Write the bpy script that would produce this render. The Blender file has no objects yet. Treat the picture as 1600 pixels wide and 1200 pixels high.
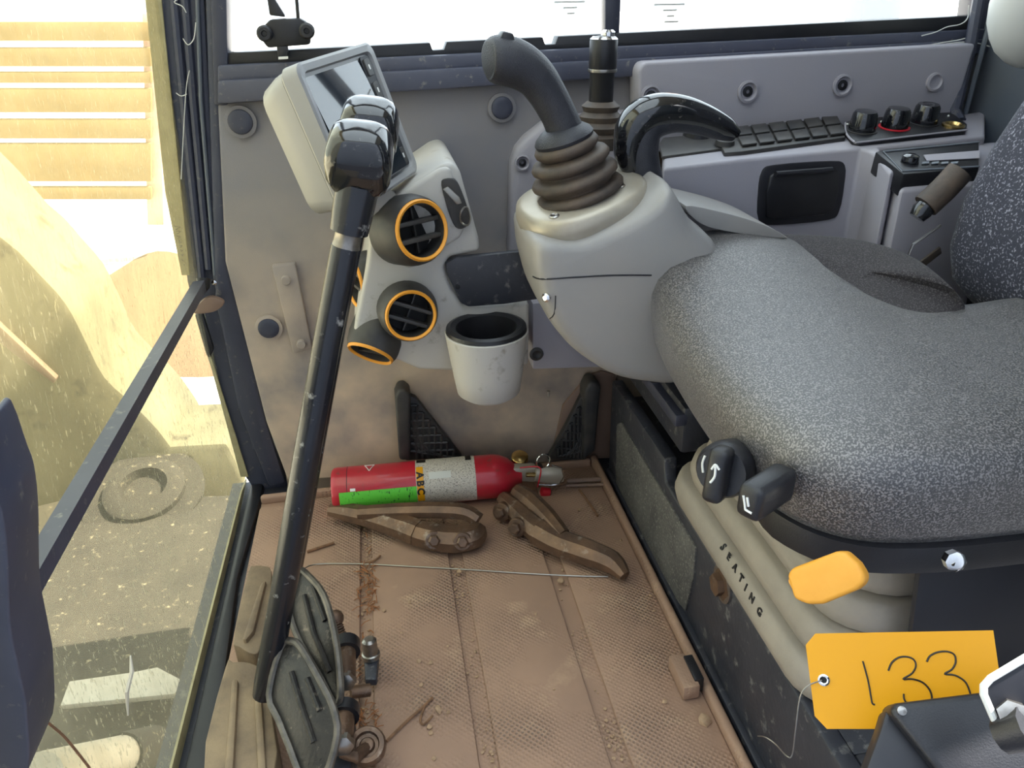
import bpy, bmesh, math, random
from mathutils import Vector, Matrix
from mathutils.bvhtree import BVHTree

# ------------------------------------------------------------------ camera
SC = bpy.context.scene
COL = SC.collection
FPX = 1200.0
CAM = Vector((0, 0, .8))
_y, _p, _r = math.radians(9), math.radians(27), math.radians(1.5)
FW = Vector((math.sin(_y)*math.cos(_p), math.cos(_y)*math.cos(_p), -math.sin(_p)))
_rt = Vector((math.cos(_y), -math.sin(_y), 0)); _up = _rt.cross(FW)
RT = _rt*math.cos(_r) - _up*math.sin(_r); UP = RT.cross(FW)
cd = bpy.data.cameras.new('camera'); cam = bpy.data.objects.new('camera', cd); COL.objects.link(cam)
cd.sensor_width = 36; cd.lens = 36*FPX/1600; cd.clip_start = .02; cd.clip_end = 500
m = Matrix((RT, UP, -FW)).transposed().to_4x4(); m.translation = CAM
cam.matrix_world = m
SC.camera = cam
# ------------------------------------------------------------------ sky, sun, exposure
w = bpy.data.worlds.new('sky'); SC.world = w; w.use_nodes = True
bg = w.node_tree.nodes['Background']; bg.inputs[0].default_value = (.74, .87, 1.0, 1); bg.inputs[1].default_value = 1.35
sd = bpy.data.lights.new('sun', 'SUN'); sun = bpy.data.objects.new('sun', sd); COL.objects.link(sun)
sd.energy = 8.0; sd.angle = math.radians(.6); sd.color = (1, .98, .95)
sun.rotation_euler = Vector((.85, .025, 1.10)).to_track_quat('Z', 'Y').to_euler()
SC.view_settings.view_transform = 'Standard'; SC.view_settings.look = 'None'
SC.view_settings.gamma = 1; SC.view_settings.use_curve_mapping = False
SC.view_settings.exposure = 1.5

# ------------------------------------------------------------------ helpers
def ray(u, v): return RT*((u-800)/FPX) - UP*((v-600)/FPX) + FW
def P(u, v, x=None, y=None, z=None):
    d = ray(u, v)
    t = ((x-CAM.x)/d.x) if x is not None else ((y-CAM.y)/d.y) if y is not None else ((z-CAM.z)/d.z)
    return CAM + d*t
def PD(u, v, depth): return CAM + ray(u, v)*depth
def PP(u, v, pt, n):
    d = ray(u, v); return CAM + d*((pt-CAM).dot(n)/d.dot(n))
def lin(c):
    return tuple((x/255/12.92 if x/255 <= .04045 else ((x/255+.055)/1.055)**2.4) for x in c)

def catmull(pts, n=6, closed=False):
    pts = [Vector(p) for p in pts]; N = len(pts); out = []
    rng_ = range(N if closed else N-1)
    for i in rng_:
        if closed: a, b, c, d = pts[i-1], pts[i], pts[(i+1) % N], pts[(i+2) % N]
        else: a, b, c, d = pts[max(i-1, 0)], pts[i], pts[i+1], pts[min(i+2, N-1)]
        for k in range(n):
            t = k/n
            out.append(.5*((2*b)+(c-a)*t+(2*a-5*b+4*c-d)*t*t+(3*b-a-3*c+d)*t**3))
    if not closed: out.append(pts[-1].copy())
    return out

def frame(ax):
    ax = Vector(ax).normalized()
    t = Vector((0, 0, 1)) if abs(ax.z) < .9 else Vector((1, 0, 0))
    a = ax.cross(t).normalized(); b = ax.cross(a).normalized()
    return a, b, ax

class MB:
    def __init__(s): s.bm = bmesh.new()
    def _bev(s, faces, w, seg=2, ang=25):
        if w <= 0: return
        es = {e for f in faces if f.is_valid for e in f.edges}
        es = [e for e in es if len(e.link_faces) == 2 and e.calc_face_angle(0) > math.radians(ang)]
        if es: bmesh.ops.bevel(s.bm, geom=es, offset=w, segments=seg, profile=.5, affect='EDGES', clamp_overlap=True)
    def prism(s, pts, vec, bevel=0, seg=2, ang=25):
        vec = Vector(vec)
        a = [s.bm.verts.new(p) for p in pts]; b = [s.bm.verts.new(Vector(p)+vec) for p in pts]
        fs = [s.bm.faces.new(a), s.bm.faces.new(b[::-1])]
        n = len(a)
        for i in range(n): fs.append(s.bm.faces.new((a[i], b[i], b[(i+1) % n], a[(i+1) % n])))
        bmesh.ops.recalc_face_normals(s.bm, faces=fs)
        s._bev(fs, bevel, seg, ang); return s
    def box(s, c, size, rot=None, bevel=0, seg=2):
        c = Vector(c); h = Vector(size)/2
        R = rot if rot is not None else Matrix.Identity(3)
        p = [c + R @ Vector((sx*h.x, sy*h.y, -h.z)) for sx, sy in ((-1, -1), (1, -1), (1, 1), (-1, 1))]
        return s.prism(p, R @ Vector((0, 0, 2*h.z)), bevel, seg)
    def loft(s, rings, cap=True, closed=True):
        R = [[s.bm.verts.new(p) for p in r] for r in rings]; fs = []
        n = len(R[0])
        for i in range(len(R)-1):
            for k in range(n if closed else n-1):
                fs.append(s.bm.faces.new((R[i][k], R[i][(k+1) % n], R[i+1][(k+1) % n], R[i+1][k])))
        if cap:
            fs.append(s.bm.faces.new(R[0][::-1])); fs.append(s.bm.faces.new(R[-1]))
        bmesh.ops.recalc_face_normals(s.bm, faces=fs)
        return s
    def tube(s, path, r, seg=12, cap=True, flat=1.0, upv=None):
        path = [Vector(p) for p in path]; N = len(path)
        rs = r if isinstance(r, (list, tuple)) else [r]*N
        rings = []; a = None
        for i in range(N):
            t = (path[min(i+1, N-1)]-path[max(i-1, 0)]).normalized()
            if a is None:
                if upv is not None: a = (Vector(upv) - t*Vector(upv).dot(t)).normalized()
                else: a = frame(t)[0]
            else: a = (a - t*a.dot(t)).normalized()
            b = t.cross(a)
            rings.append([path[i] + (a*math.cos(2*math.pi*k/seg) + b*flat*math.sin(2*math.pi*k/seg))*rs[i] for k in range(seg)])
        return s.loft(rings, cap)
    def lathe(s, prof, o, ax, seg=28, cap=True, sx=1.0, upv=None):
        o = Vector(o); a, b, ax = frame(ax)
        if upv is not None:
            a = (Vector(upv)-ax*Vector(upv).dot(ax)).normalized(); b = ax.cross(a)
        rings = [[o + ax*h + (a*math.cos(2*math.pi*k/seg)*sx + b*math.sin(2*math.pi*k/seg))*max(r, 1e-5) for k in range(seg)] for r, h in prof]
        return s.loft(rings, cap)
    def ball(s, c, r, sub=2, rot=None):
        g = bmesh.ops.create_icosphere(s.bm, subdivisions=sub, radius=1)
        R = rot or Matrix.Identity(3); c = Vector(c); r = Vector(r) if not isinstance(r, (int, float)) else Vector((r, r, r))
        for v in g['verts']: v.co = c + R @ Vector((v.co.x*r.x, v.co.y*r.y, v.co.z*r.z))
        return s
    def mesh(s, name, mat, sharp=38):
        bm = s.bm
        bmesh.ops.remove_doubles(bm, verts=bm.verts, dist=1e-6)
        for e in bm.edges:
            e.smooth = not (len(e.link_faces) == 2 and e.calc_face_angle(0) > math.radians(sharp))
        for f in bm.faces: f.smooth = True
        me = bpy.data.meshes.new(name); bm.to_mesh(me); bm.free()
        if mat: me.materials.append(mat)
        return me

def link(name, me, parent=None):
    o = bpy.data.objects.new(name, me); COL.objects.link(o)
    if parent is not None:
        o.parent = parent
        o.matrix_parent_inverse = Matrix.Translation(-parent.location)
    return o
def tag(o, label, cat, group=None):
    o['label'] = label; o['category'] = cat
    if group: o['group'] = group
    return o
def thing(name, label, cat, loc=(0, 0, 0), group=None):
    o = bpy.data.objects.new(name, None); COL.objects.link(o); o.location = loc; o.empty_display_size = .02
    return tag(o, label, cat, group)
def part(name, mb, mat, parent, label=None, sharp=38):
    o = link(name, mb.mesh(name, mat, sharp), parent)
    if label: o['label'] = label
    return o
def solo(name, mb, mat, label, cat, group=None, sharp=38):
    return tag(link(name, mb.mesh(name, mat, sharp)), label, cat, group)
def struct(name, mb, mat, parent=None, label=None):
    o = link(name, mb.mesh(name, mat), parent)
    if parent is None: o['kind'] = 'structure'
    if label: o['label'] = label
    return o
def bvh(o):
    me = o.data; return BVHTree.FromPolygons([v.co for v in me.vertices], [p.vertices for p in me.polygons])
def hit(t, u, v, lift=.0006, fall=None):
    d = ray(u, v).normalized(); loc, n, i, _ = t.ray_cast(CAM, d)
    if loc is None: return fall
    if n.dot(d) > 0: n = -n
    return loc + n*lift
def copy_tree(o, dloc, parent=None):
    c = o.copy(); COL.objects.link(c)
    if parent is None: c.location = o.location + Vector(dloc)
    else:
        mi = o.matrix_parent_inverse.copy(); c.parent = parent; c.matrix_parent_inverse = mi
    for ch in list(o.children): copy_tree(ch, dloc, c)
    return c
def text_mesh(txt, size=1.0, extrude=.02, bold=0.0):
    cu = bpy.data.curves.new('lettering', 'FONT'); cu.body = txt; cu.size = size; cu.extrude = extrude; cu.offset = bold
    cu.align_x = 'CENTER'; cu.align_y = 'CENTER'; cu.resolution_u = 3
    o = bpy.data.objects.new('lettering', cu); COL.objects.link(o)
    bpy.context.view_layer.update()
    me = bpy.data.meshes.new_from_object(o.evaluated_get(bpy.context.evaluated_depsgraph_get()))
    bpy.data.objects.remove(o); bpy.data.curves.remove(cu)
    return me

# ------------------------------------------------------------------ materials
def nn(nt, t, **k):
    n = nt.nodes.new(t)
    for a, v in k.items(): setattr(n, a, v)
    return n
def mat(name, c, rough=.6, metal=0., c2=None, amt=.5, scale=12., detail=6., bump=0., bscale=300., spec=.5, coat=0., c3=None, s3=60., a3=.25, stretch=None, sheen=0.):
    M = bpy.data.materials.new(name); M.use_nodes = True; nt = M.node_tree; b = nt.nodes['Principled BSDF']
    c = (*lin(c), 1)
    b.inputs['Roughness'].default_value = rough; b.inputs['Metallic'].default_value = metal
    b.inputs['Specular IOR Level'].default_value = spec; b.inputs['Coat Weight'].default_value = coat
    b.inputs['Base Color'].default_value = c
    if sheen:
        b.inputs['Sheen Weight'].default_value = sheen; b.inputs['Sheen Roughness'].default_value = .4
    tc = nn(nt, 'ShaderNodeTexCoord'); vec = tc.outputs['Object']
    if stretch:
        mp = nn(nt, 'ShaderNodeMapping'); mp.inputs['Scale'].default_value = stretch
        nt.links.new(vec, mp.inputs[0]); vec = mp.outputs[0]
    def noise(sc, det, lo, hi):
        n = nn(nt, 'ShaderNodeTexNoise'); n.inputs['Scale'].default_value = sc; n.inputs['Detail'].default_value = det
        n.inputs['Roughness'].default_value = .62
        nt.links.new(vec, n.inputs['Vector'])
        r = nn(nt, 'ShaderNodeMapRange'); r.inputs[1].default_value = lo; r.inputs[2].default_value = hi
        nt.links.new(n.outputs['Fac'], r.inputs[0]); return n, r
    col = None
    if c2:
        n, r = noise(scale, detail, .5-amt*.5, .5+(1-amt)*.35)
        mx = nn(nt, 'ShaderNodeMix', data_type='RGBA'); mx.inputs['A'].default_value = c; mx.inputs['B'].default_value = (*lin(c2), 1)
        nt.links.new(r.outputs[0], mx.inputs['Factor']); col = mx.outputs['Result']
    if c3:
        n, r = noise(s3, 8, .62-a3*.3, .72)
        mx = nn(nt, 'ShaderNodeMix', data_type='RGBA'); mx.inputs['A'].default_value = c; mx.inputs['B'].default_value = (*lin(c3), 1)
        if col: nt.links.new(col, mx.inputs['A'])
        nt.links.new(r.outputs[0], mx.inputs['Factor']); col = mx.outputs['Result']
    if col: nt.links.new(col, b.inputs['Base Color'])
    if bump:
        n = nn(nt, 'ShaderNodeTexNoise'); n.inputs['Scale'].default_value = bscale; n.inputs['Detail'].default_value = 3
        nt.links.new(tc.outputs['Object'], n.inputs['Vector'])
        bp = nn(nt, 'ShaderNodeBump'); bp.inputs['Strength'].default_value = min(1, bump); bp.inputs['Distance'].default_value = .001
        nt.links.new(n.outputs['Fac'], bp.inputs['Height']); nt.links.new(bp.outputs[0], b.inputs['Normal'])
    return M

K = {}
K['wall'] = mat('panel grey brown', (118, 117, 124), .6, c2=(128, 123, 122), amt=.45, scale=6, bump=.25, bscale=600)
def dust_low(M, col, z0, z1):
    nt = M.node_tree; b = nt.nodes['Principled BSDF']; base = b.inputs['Base Color'].links[0].from_socket
    tc = nn(nt, 'ShaderNodeTexCoord'); sx = nn(nt, 'ShaderNodeSeparateXYZ'); nt.links.new(tc.outputs['Object'], sx.inputs[0])
    r = nn(nt, 'ShaderNodeMapRange'); r.inputs[1].default_value = z1; r.inputs[2].default_value = z0; nt.links.new(sx.outputs['Z'], r.inputs[0])
    n = nn(nt, 'ShaderNodeTexNoise'); n.inputs['Scale'].default_value = 8; n.inputs['Detail'].default_value = 8; nt.links.new(tc.outputs['Object'], n.inputs['Vector'])
    r2 = nn(nt, 'ShaderNodeMapRange'); r2.inputs[1].default_value = .3; r2.inputs[2].default_value = .62; nt.links.new(n.outputs['Fac'], r2.inputs[0])
    mu = nn(nt, 'ShaderNodeMath', operation='MULTIPLY'); nt.links.new(r.outputs[0], mu.inputs[0]); nt.links.new(r2.outputs[0], mu.inputs[1])
    mx = nn(nt, 'ShaderNodeMix', data_type='RGBA'); nt.links.new(base, mx.inputs['A']); mx.inputs['B'].default_value = (*lin(col), 1)
    nt.links.new(mu.outputs[0], mx.inputs['Factor']); nt.links.new(mx.outputs['Result'], b.inputs['Base Color'])
dust_low(K['wall'], (212, 190, 164), .2, .55)
K['wallup'] = mat('panel mauve grey', (150, 148, 158), .55, c2=(155, 151, 157), amt=.5, scale=5, bump=.2, bscale=700)
K['kick'] = mat('dusty kick panel', (128, 116, 106), .75, c2=(160, 142, 120), amt=.62, scale=4.5, detail=9, c3=(96, 84, 74), s3=22, a3=.2, bump=.3, bscale=200)
K['pod'] = mat('grey plastic', (143, 142, 141), .42, c2=(152, 147, 142), amt=.4, scale=9, bump=.12, bscale=900)
K['cons'] = mat('dusty grey plastic', (178, 177, 175), .5, c2=(188, 182, 172), amt=.5, scale=8, c3=(150, 142, 130), s3=40, a3=.1, bump=.15, bscale=700)
K['mon'] = mat('monitor grey plastic', (144, 145, 148), .4, c2=(146, 145, 142), amt=.4, scale=10, bump=.12, bscale=1200)
K['frame'] = mat('blue black painted steel', (54, 57, 72), .42, c2=(66, 68, 82), amt=.4, scale=14, c3=(110, 108, 104), s3=90, a3=.05)
K['black'] = mat('black plastic', (20, 21, 26), .4, c2=(34, 33, 36), amt=.45, scale=20, bump=.2, bscale=900)
K['grain'] = mat('grained black rubber', (34, 36, 44), .42, c2=(48, 48, 54), amt=.4, scale=30, bump=.9, bscale=700)
K['gloss'] = mat('glossy black', (16, 17, 20), .12, c2=(26, 27, 31), amt=.3, scale=15, coat=.6, c3=(90, 88, 84), s3=160, a3=.05)
K['boot'] = mat('dusty rubber boot', (42, 39, 38), .6, c2=(88, 74, 62), amt=.5, scale=24, bump=.3, bscale=500)
K['sill'] = mat('dusty blue grey sill paint', (66, 69, 86), .42, c2=(78, 80, 94), amt=.4, scale=14, c3=(120, 118, 116), s3=90, a3=.05)
K['silver'] = mat('silver plastic', (178, 172, 158), .36, metal=.35, c2=(160, 150, 134), amt=.4, scale=14)
K['steel'] = mat('bare steel', (170, 168, 164), .28, metal=.9, c2=(120, 112, 104), amt=.4, scale=40)
K['chrome'] = mat('chrome', (225, 225, 225), .1, metal=1.)
K['brass'] = mat('brass', (200, 170, 110), .25, metal=1.)
K['rust'] = mat('rusty forged steel', (84, 68, 58), .42, metal=.55, c2=(124, 96, 74), amt=.45, scale=35, c3=(150, 136, 122), s3=55, a3=.12, bump=.9, bscale=140)
K['dirtblack'] = mat('dirty black paint', (42, 44, 52), .46, c2=(54, 54, 60), amt=.4, scale=16, c3=(118, 116, 112), s3=55, a3=.14, bump=.4, bscale=160)
K['pedal'] = mat('worn black pedal', (26, 26, 28), .4, metal=.2, c2=(58, 53, 48), amt=.42, scale=30, c3=(120, 110, 98), s3=75, a3=.1, bump=.7, bscale=220)
K['pad'] = mat('dusty tan pad', (140, 122, 98), .7, c2=(92, 80, 68), amt=.45, scale=24, bump=.4, bscale=300)
K['orange'] = mat('orange ring plastic', (236, 160, 52), .45)
K['vent'] = mat('dark vent plastic', (42, 42, 44), .48, c2=(66, 63, 60), amt=.4, scale=30)
K['dark'] = mat('deep black', (14, 14, 16), .7)
K['bellows'] = mat('tan suspension cover', (166, 156, 141), .6, c2=(142, 134, 123), amt=.45, scale=9, bump=.2, bscale=400)
K['seatside'] = mat('dark plastic seat side', (26, 26, 32), .5, c2=(34, 34, 40), amt=.4, scale=8)
K['yellow'] = mat('amber yellow plastic', (226, 160, 56), .5, c2=(218, 150, 44), amt=.4, scale=30, bump=.1, bscale=300)
K['card'] = mat('yellow card', (222, 154, 3), .45)
K['ink'] = mat('black marker ink', (26, 20, 14), .5)
K['white'] = mat('white print', (225, 225, 220), .5)
K['red'] = mat('red enamel', (190, 36, 52), .3, c2=(168, 32, 46), amt=.4, scale=20, coat=.3, c3=(120, 70, 62), s3=50, a3=.08)
K['redplastic'] = mat('red plastic', (200, 34, 48), .4)
K['soil'] = mat('dry dirt', (140, 112, 86), .9, c2=(112, 88, 66), amt=.5, scale=90, bump=.6, bscale=500)
K['crumb'] = mat('pale dirt crumbs', (188, 158, 126), .9, c2=(150, 122, 94), amt=.5, scale=120)
K['twig'] = mat('dry twig', (146, 106, 74), .8, c2=(104, 76, 54), amt=.5, scale=120)
K['needle'] = mat('dead needles', (176, 112, 62), .8, c2=(120, 78, 48), amt=.5, scale=200)
K['sand'] = mat('sunlit sandy ground', (226, 221, 212), .9, c2=(212, 204, 192), amt=.5, scale=2)
K['plank'] = mat('weathered plank', (150, 128, 92), .85, c2=(130, 110, 76), amt=.5, scale=5)
K['boom'] = mat('dusty yellow machine paint', (130, 123, 96), .75, c2=(100, 94, 74), amt=.5, scale=4, c3=(70, 62, 48), s3=14, a3=.15)
K['deck'] = mat('dusty brown deck', (66, 60, 50), .9, c2=(50, 45, 38), amt=.5, scale=9, c3=(150, 138, 112), s3=60, a3=.08)
K['brickred'] = mat('red painted column', (225, 180, 168), .8, c2=(230, 205, 195), amt=.5, scale=4)
K['greycol'] = mat('grey steel column', (120, 126, 134), .7)
K['pale'] = mat('pale grey plastic', (206, 206, 200), .5)
K['rear'] = mat('blue grey panel', (84, 92, 104), .5, c2=(98, 102, 108), amt=.4, scale=8)
K['fill_pale'] = mat('pale blue grey fill surface', (150, 156, 168), .8, c2=(140, 146, 158), amt=.5, scale=2)
K['key'] = mat('key steel', (150, 146, 138), .3, metal=.8)
K['cardbd'] = mat('pale bare metal plate', (200, 192, 176), .55, c2=(180, 168, 148), amt=.4, scale=20)
K['roof'] = mat('headliner', (150, 148, 144), .8)
K['etch'] = mat('etched print', (60, 54, 40), .6)
K['pinkbrown'] = mat('dusty brown plastic', (132, 108, 92), .55)
K['patch'] = mat('gritty anti slip tape', (58, 57, 56), .85, c2=(96, 93, 88), amt=.5, scale=16, c3=(136, 132, 124), s3=260, a3=.3, bump=1., bscale=420)
K['sealstrip'] = mat('pale glass sealant', (178, 168, 128), .7, c2=(150, 140, 104), amt=.5, scale=40)

def mat_floor():
    M = mat('brown rubber mat', (166, 133, 109), .72, c2=(148, 119, 99), amt=.5, scale=7, detail=8, c3=(180, 149, 121), s3=18, a3=.2)
    nt = M.node_tree; b = nt.nodes['Principled BSDF']; tc = nn(nt, 'ShaderNodeTexCoord')
    mp = nn(nt, 'ShaderNodeMapping'); mp.inputs['Rotation'].default_value = (0, 0, math.radians(45)); nt.links.new(tc.outputs['Object'], mp.inputs[0])
    v = nn(nt, 'ShaderNodeTexVoronoi'); v.inputs['Scale'].default_value = 190; v.inputs['Randomness'].default_value = .0
    nt.links.new(mp.outputs[0], v.inputs['Vector'])
    r = nn(nt, 'ShaderNodeMapRange'); r.inputs[1].default_value = .15; r.inputs[2].default_value = .5; nt.links.new(v.outputs['Distance'], r.inputs[0])
    n = nn(nt, 'ShaderNodeTexNoise'); n.inputs['Scale'].default_value = 9; n.inputs['Detail'].default_value = 6; nt.links.new(tc.outputs['Object'], n.inputs['Vector'])
    r2 = nn(nt, 'ShaderNodeMapRange'); r2.inputs[1].default_value = .42; r2.inputs[2].default_value = .6; nt.links.new(n.outputs['Fac'], r2.inputs[0])
    mul = nn(nt, 'ShaderNodeMath', operation='MULTIPLY'); nt.links.new(r.outputs[0], mul.inputs[0]); nt.links.new(r2.outputs[0], mul.inputs[1])
    bp = nn(nt, 'ShaderNodeBump'); bp.inputs['Strength'].default_value = .8; bp.inputs['Distance'].default_value = .0016
    nt.links.new(mul.outputs[0], bp.inputs['Height']); nt.links.new(bp.outputs[0], b.inputs['Normal'])
    # wear: the studs show dark rubber where the dust is rubbed off
    base = b.inputs['Base Color'].links[0].from_socket
    r3 = nn(nt, 'ShaderNodeMapRange'); r3.inputs[1].default_value = .52; r3.inputs[2].default_value = .68; nt.links.new(n.outputs['Fac'], r3.inputs[0])
    r4 = nn(nt, 'ShaderNodeMapRange'); r4.inputs[1].default_value = .38; r4.inputs[2].default_value = .2; nt.links.new(v.outputs['Distance'], r4.inputs[0])
    m2 = nn(nt, 'ShaderNodeMath', operation='MULTIPLY'); nt.links.new(r3.outputs[0], m2.inputs[0]); nt.links.new(r4.outputs[0], m2.inputs[1])
    m3 = nn(nt, 'ShaderNodeMath', operation='MULTIPLY'); nt.links.new(m2.outputs[0], m3.inputs[0]); m3.inputs[1].default_value = .75
    mx = nn(nt, 'ShaderNodeMix', data_type='RGBA'); nt.links.new(base, mx.inputs['A']); mx.inputs['B'].default_value = (*lin((96, 84, 78)), 1)
    nt.links.new(m3.outputs[0], mx.inputs['Factor']); nt.links.new(mx.outputs['Result'], b.inputs['Base Color'])
    return M
K['mat'] = mat_floor()

def mat_fabric(name, dark, light, sc, thr, sheen=.2, rough=.8, spec=.4):
    M = bpy.data.materials.new(name); M.use_nodes = True; nt = M.node_tree; b = nt.nodes['Principled BSDF']
    tc = nn(nt, 'ShaderNodeTexCoord')
    v = nn(nt, 'ShaderNodeTexNoise'); v.inputs['Scale'].default_value = sc; v.inputs['Detail'].default_value = 1.5; nt.links.new(tc.outputs['Object'], v.inputs['Vector'])
    r = nn(nt, 'ShaderNodeMapRange'); r.inputs[1].default_value = thr; r.inputs[2].default_value = thr+.16; nt.links.new(v.outputs['Fac'], r.inputs[0])
    mx = nn(nt, 'ShaderNodeMix', data_type='RGBA'); mx.inputs['A'].default_value = (*lin(dark), 1); mx.inputs['B'].default_value = (*lin(light), 1)
    nt.links.new(r.outputs[0], mx.inputs['Factor']); nt.links.new(mx.outputs['Result'], b.inputs['Base Color'])
    b.inputs['Roughness'].default_value = rough; b.inputs['Specular IOR Level'].default_value = spec; b.inputs['Sheen Weight'].default_value = sheen; b.inputs['Sheen Roughness'].default_value = .35
    n = nn(nt, 'ShaderNodeTexNoise'); n.inputs['Scale'].default_value = sc*2.2; nt.links.new(tc.outputs['Object'], n.inputs['Vector'])
    bp = nn(nt, 'ShaderNodeBump'); bp.inputs['Strength'].default_value = .6; bp.inputs['Distance'].default_value = .0012
    nt.links.new(n.outputs['Fac'], bp.inputs['Height']); nt.links.new(bp.outputs[0], b.inputs['Normal'])
    return M
K['fabric'] = mat_fabric('grey speckled seat cloth', (42, 40, 41), (124, 119, 117), 620, .47, .15, .36, 1.0)
K['fabric'].node_tree.nodes['Principled BSDF'].inputs['Coat Weight'].default_value = .45
K['fabric'].node_tree.nodes['Principled BSDF'].inputs['Coat Roughness'].default_value = .42
K['fabric2'] = mat_fabric('dark speckled seat cloth', (44, 40, 42), (82, 77, 78), 620, .5, .1)
K['fabric3'] = mat_fabric('blue grey speckled seat cloth', (56, 57, 68), (150, 150, 162), 330, .55, .1)

def mat_mesh():
    M = mat('black moulded diamond mesh', (36, 38, 42), .5, c2=(70, 66, 62), amt=.4, scale=25)
    return M
K['meshp'] = mat_mesh()

def mat_glass(name, tint, dustcol, base, speck, streak):
    M = bpy.data.materials.new(name); M.use_nodes = True; nt = M.node_tree; nt.nodes.clear()
    out = nn(nt, 'ShaderNodeOutputMaterial'); tc = nn(nt, 'ShaderNodeTexCoord'); vec = tc.outputs['Object']
    tr = nn(nt, 'ShaderNodeBsdfTransparent'); tr.inputs[0].default_value = (*tint, 1)
    df = nn(nt, 'ShaderNodeBsdfDiffuse'); df.inputs[0].default_value = (*lin(dustcol), 1)
    tl = nn(nt, 'ShaderNodeBsdfTranslucent'); tl.inputs[0].default_value = (*lin(dustcol), 1)
    dm = nn(nt, 'ShaderNodeMixShader'); dm.inputs[0].default_value = .55; nt.links.new(df.outputs[0], dm.inputs[1]); nt.links.new(tl.outputs[0], dm.inputs[2])
    n = nn(nt, 'ShaderNodeTexNoise'); n.inputs['Scale'].default_value = 5; n.inputs['Detail'].default_value = 8; nt.links.new(vec, n.inputs['Vector'])
    r = nn(nt, 'ShaderNodeMapRange'); r.inputs[1].default_value = .3; r.inputs[2].default_value = .75; r.inputs[3].default_value = base*.55; r.inputs[4].default_value = base*1.5
    nt.links.new(n.outputs['Fac'], r.inputs[0])
    mp = nn(nt, 'ShaderNodeMapping'); mp.inputs['Scale'].default_value = (1, 1, .35); nt.links.new(vec, mp.inputs[0])
    v = nn(nt, 'ShaderNodeTexNoise'); v.inputs['Scale'].default_value = 230; v.inputs['Detail'].default_value = 2; nt.links.new(mp.outputs[0], v.inputs['Vector'])
    vr = nn(nt, 'ShaderNodeMapRange'); vr.inputs[1].default_value = .60; vr.inputs[2].default_value = .74; vr.inputs[4].default_value = speck
    nt.links.new(v.outputs['Fac'], vr.inputs[0])
    mp2 = nn(nt, 'ShaderNodeMapping'); mp2.inputs['Scale'].default_value = (40, 40, 2.0); nt.links.new(vec, mp2.inputs[0])
    s = nn(nt, 'ShaderNodeTexNoise'); s.inputs['Scale'].default_value = 1.6; s.inputs['Detail'].default_value = 4; nt.links.new(mp2.outputs[0], s.inputs['Vector'])
    sr = nn(nt, 'ShaderNodeMapRange'); sr.inputs[1].default_value = .45; sr.inputs[2].default_value = .75; sr.inputs[4].default_value = streak
    nt.links.new(s.outputs['Fac'], sr.inputs[0])
    a1 = nn(nt, 'ShaderNodeMath', operation='ADD'); a2 = nn(nt, 'ShaderNodeMath', operation='ADD', use_clamp=True)
    nt.links.new(r.outputs[0], a1.inputs[0]); nt.links.new(vr.outputs[0], a1.inputs[1]); nt.links.new(a1.outputs[0], a2.inputs[0]); nt.links.new(sr.outputs[0], a2.inputs[1])
    mx = nn(nt, 'ShaderNodeMixShader'); nt.links.new(a2.outputs[0], mx.inputs[0]); nt.links.new(tr.outputs[0], mx.inputs[1]); nt.links.new(dm.outputs[0], mx.inputs[2])
    nt.links.new(mx.outputs[0], out.inputs[0])
    return M
K['wsglass'] = mat_glass('dusty yellowed windscreen', (.97, .94, .80), (170, 158, 124), .18, .4, .12)
K['wsglass2'] = mat_glass('dusty lower windscreen', (.93, .91, .80), (168, 160, 134), .15, .55, .10)
K['sideglass'] = mat_glass('side window glass', (.97, .97, .95), (220, 214, 200), .05, .06, .0)

def mat_screen():
    M = mat('dark glass screen', (30, 36, 42), .06, c2=(36, 42, 48), amt=.4, scale=6, coat=1.)
    return M
K['screen'] = mat_screen()
def mat_print(name, paper, ink, su, sv, thr):
    M = mat(name, paper, .5); nt = M.node_tree; b = nt.nodes['Principled BSDF']; tc = nn(nt, 'ShaderNodeTexCoord')
    mp = nn(nt, 'ShaderNodeMapping'); mp.inputs['Scale'].default_value = (su, sv, sv); nt.links.new(tc.outputs['Object'], mp.inputs[0])
    n = nn(nt, 'ShaderNodeTexNoise'); n.inputs['Scale'].default_value = 1; n.inputs['Detail'].default_value = 3; nt.links.new(mp.outputs[0], n.inputs['Vector'])
    r = nn(nt, 'ShaderNodeMapRange'); r.inputs[1].default_value = thr; r.inputs[2].default_value = thr+.06; nt.links.new(n.outputs['Fac'], r.inputs[0])
    mx = nn(nt, 'ShaderNodeMix', data_type='RGBA'); mx.inputs['A'].default_value = (*lin(paper), 1); mx.inputs['B'].default_value = (*lin(ink), 1)
    nt.links.new(r.outputs[0], mx.inputs['Factor']); nt.links.new(mx.outputs['Result'], b.inputs['Base Color']); return M
K['print_w'] = mat_print('white label with fine print', (200, 192, 180), (96, 88, 82), 420, 1100, .56)
K['print_g'] = mat_print('green sticker', (96, 200, 62), (30, 70, 30), 420, 120, .62)

YW = 1.20            # inner face of the far side wall

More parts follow.
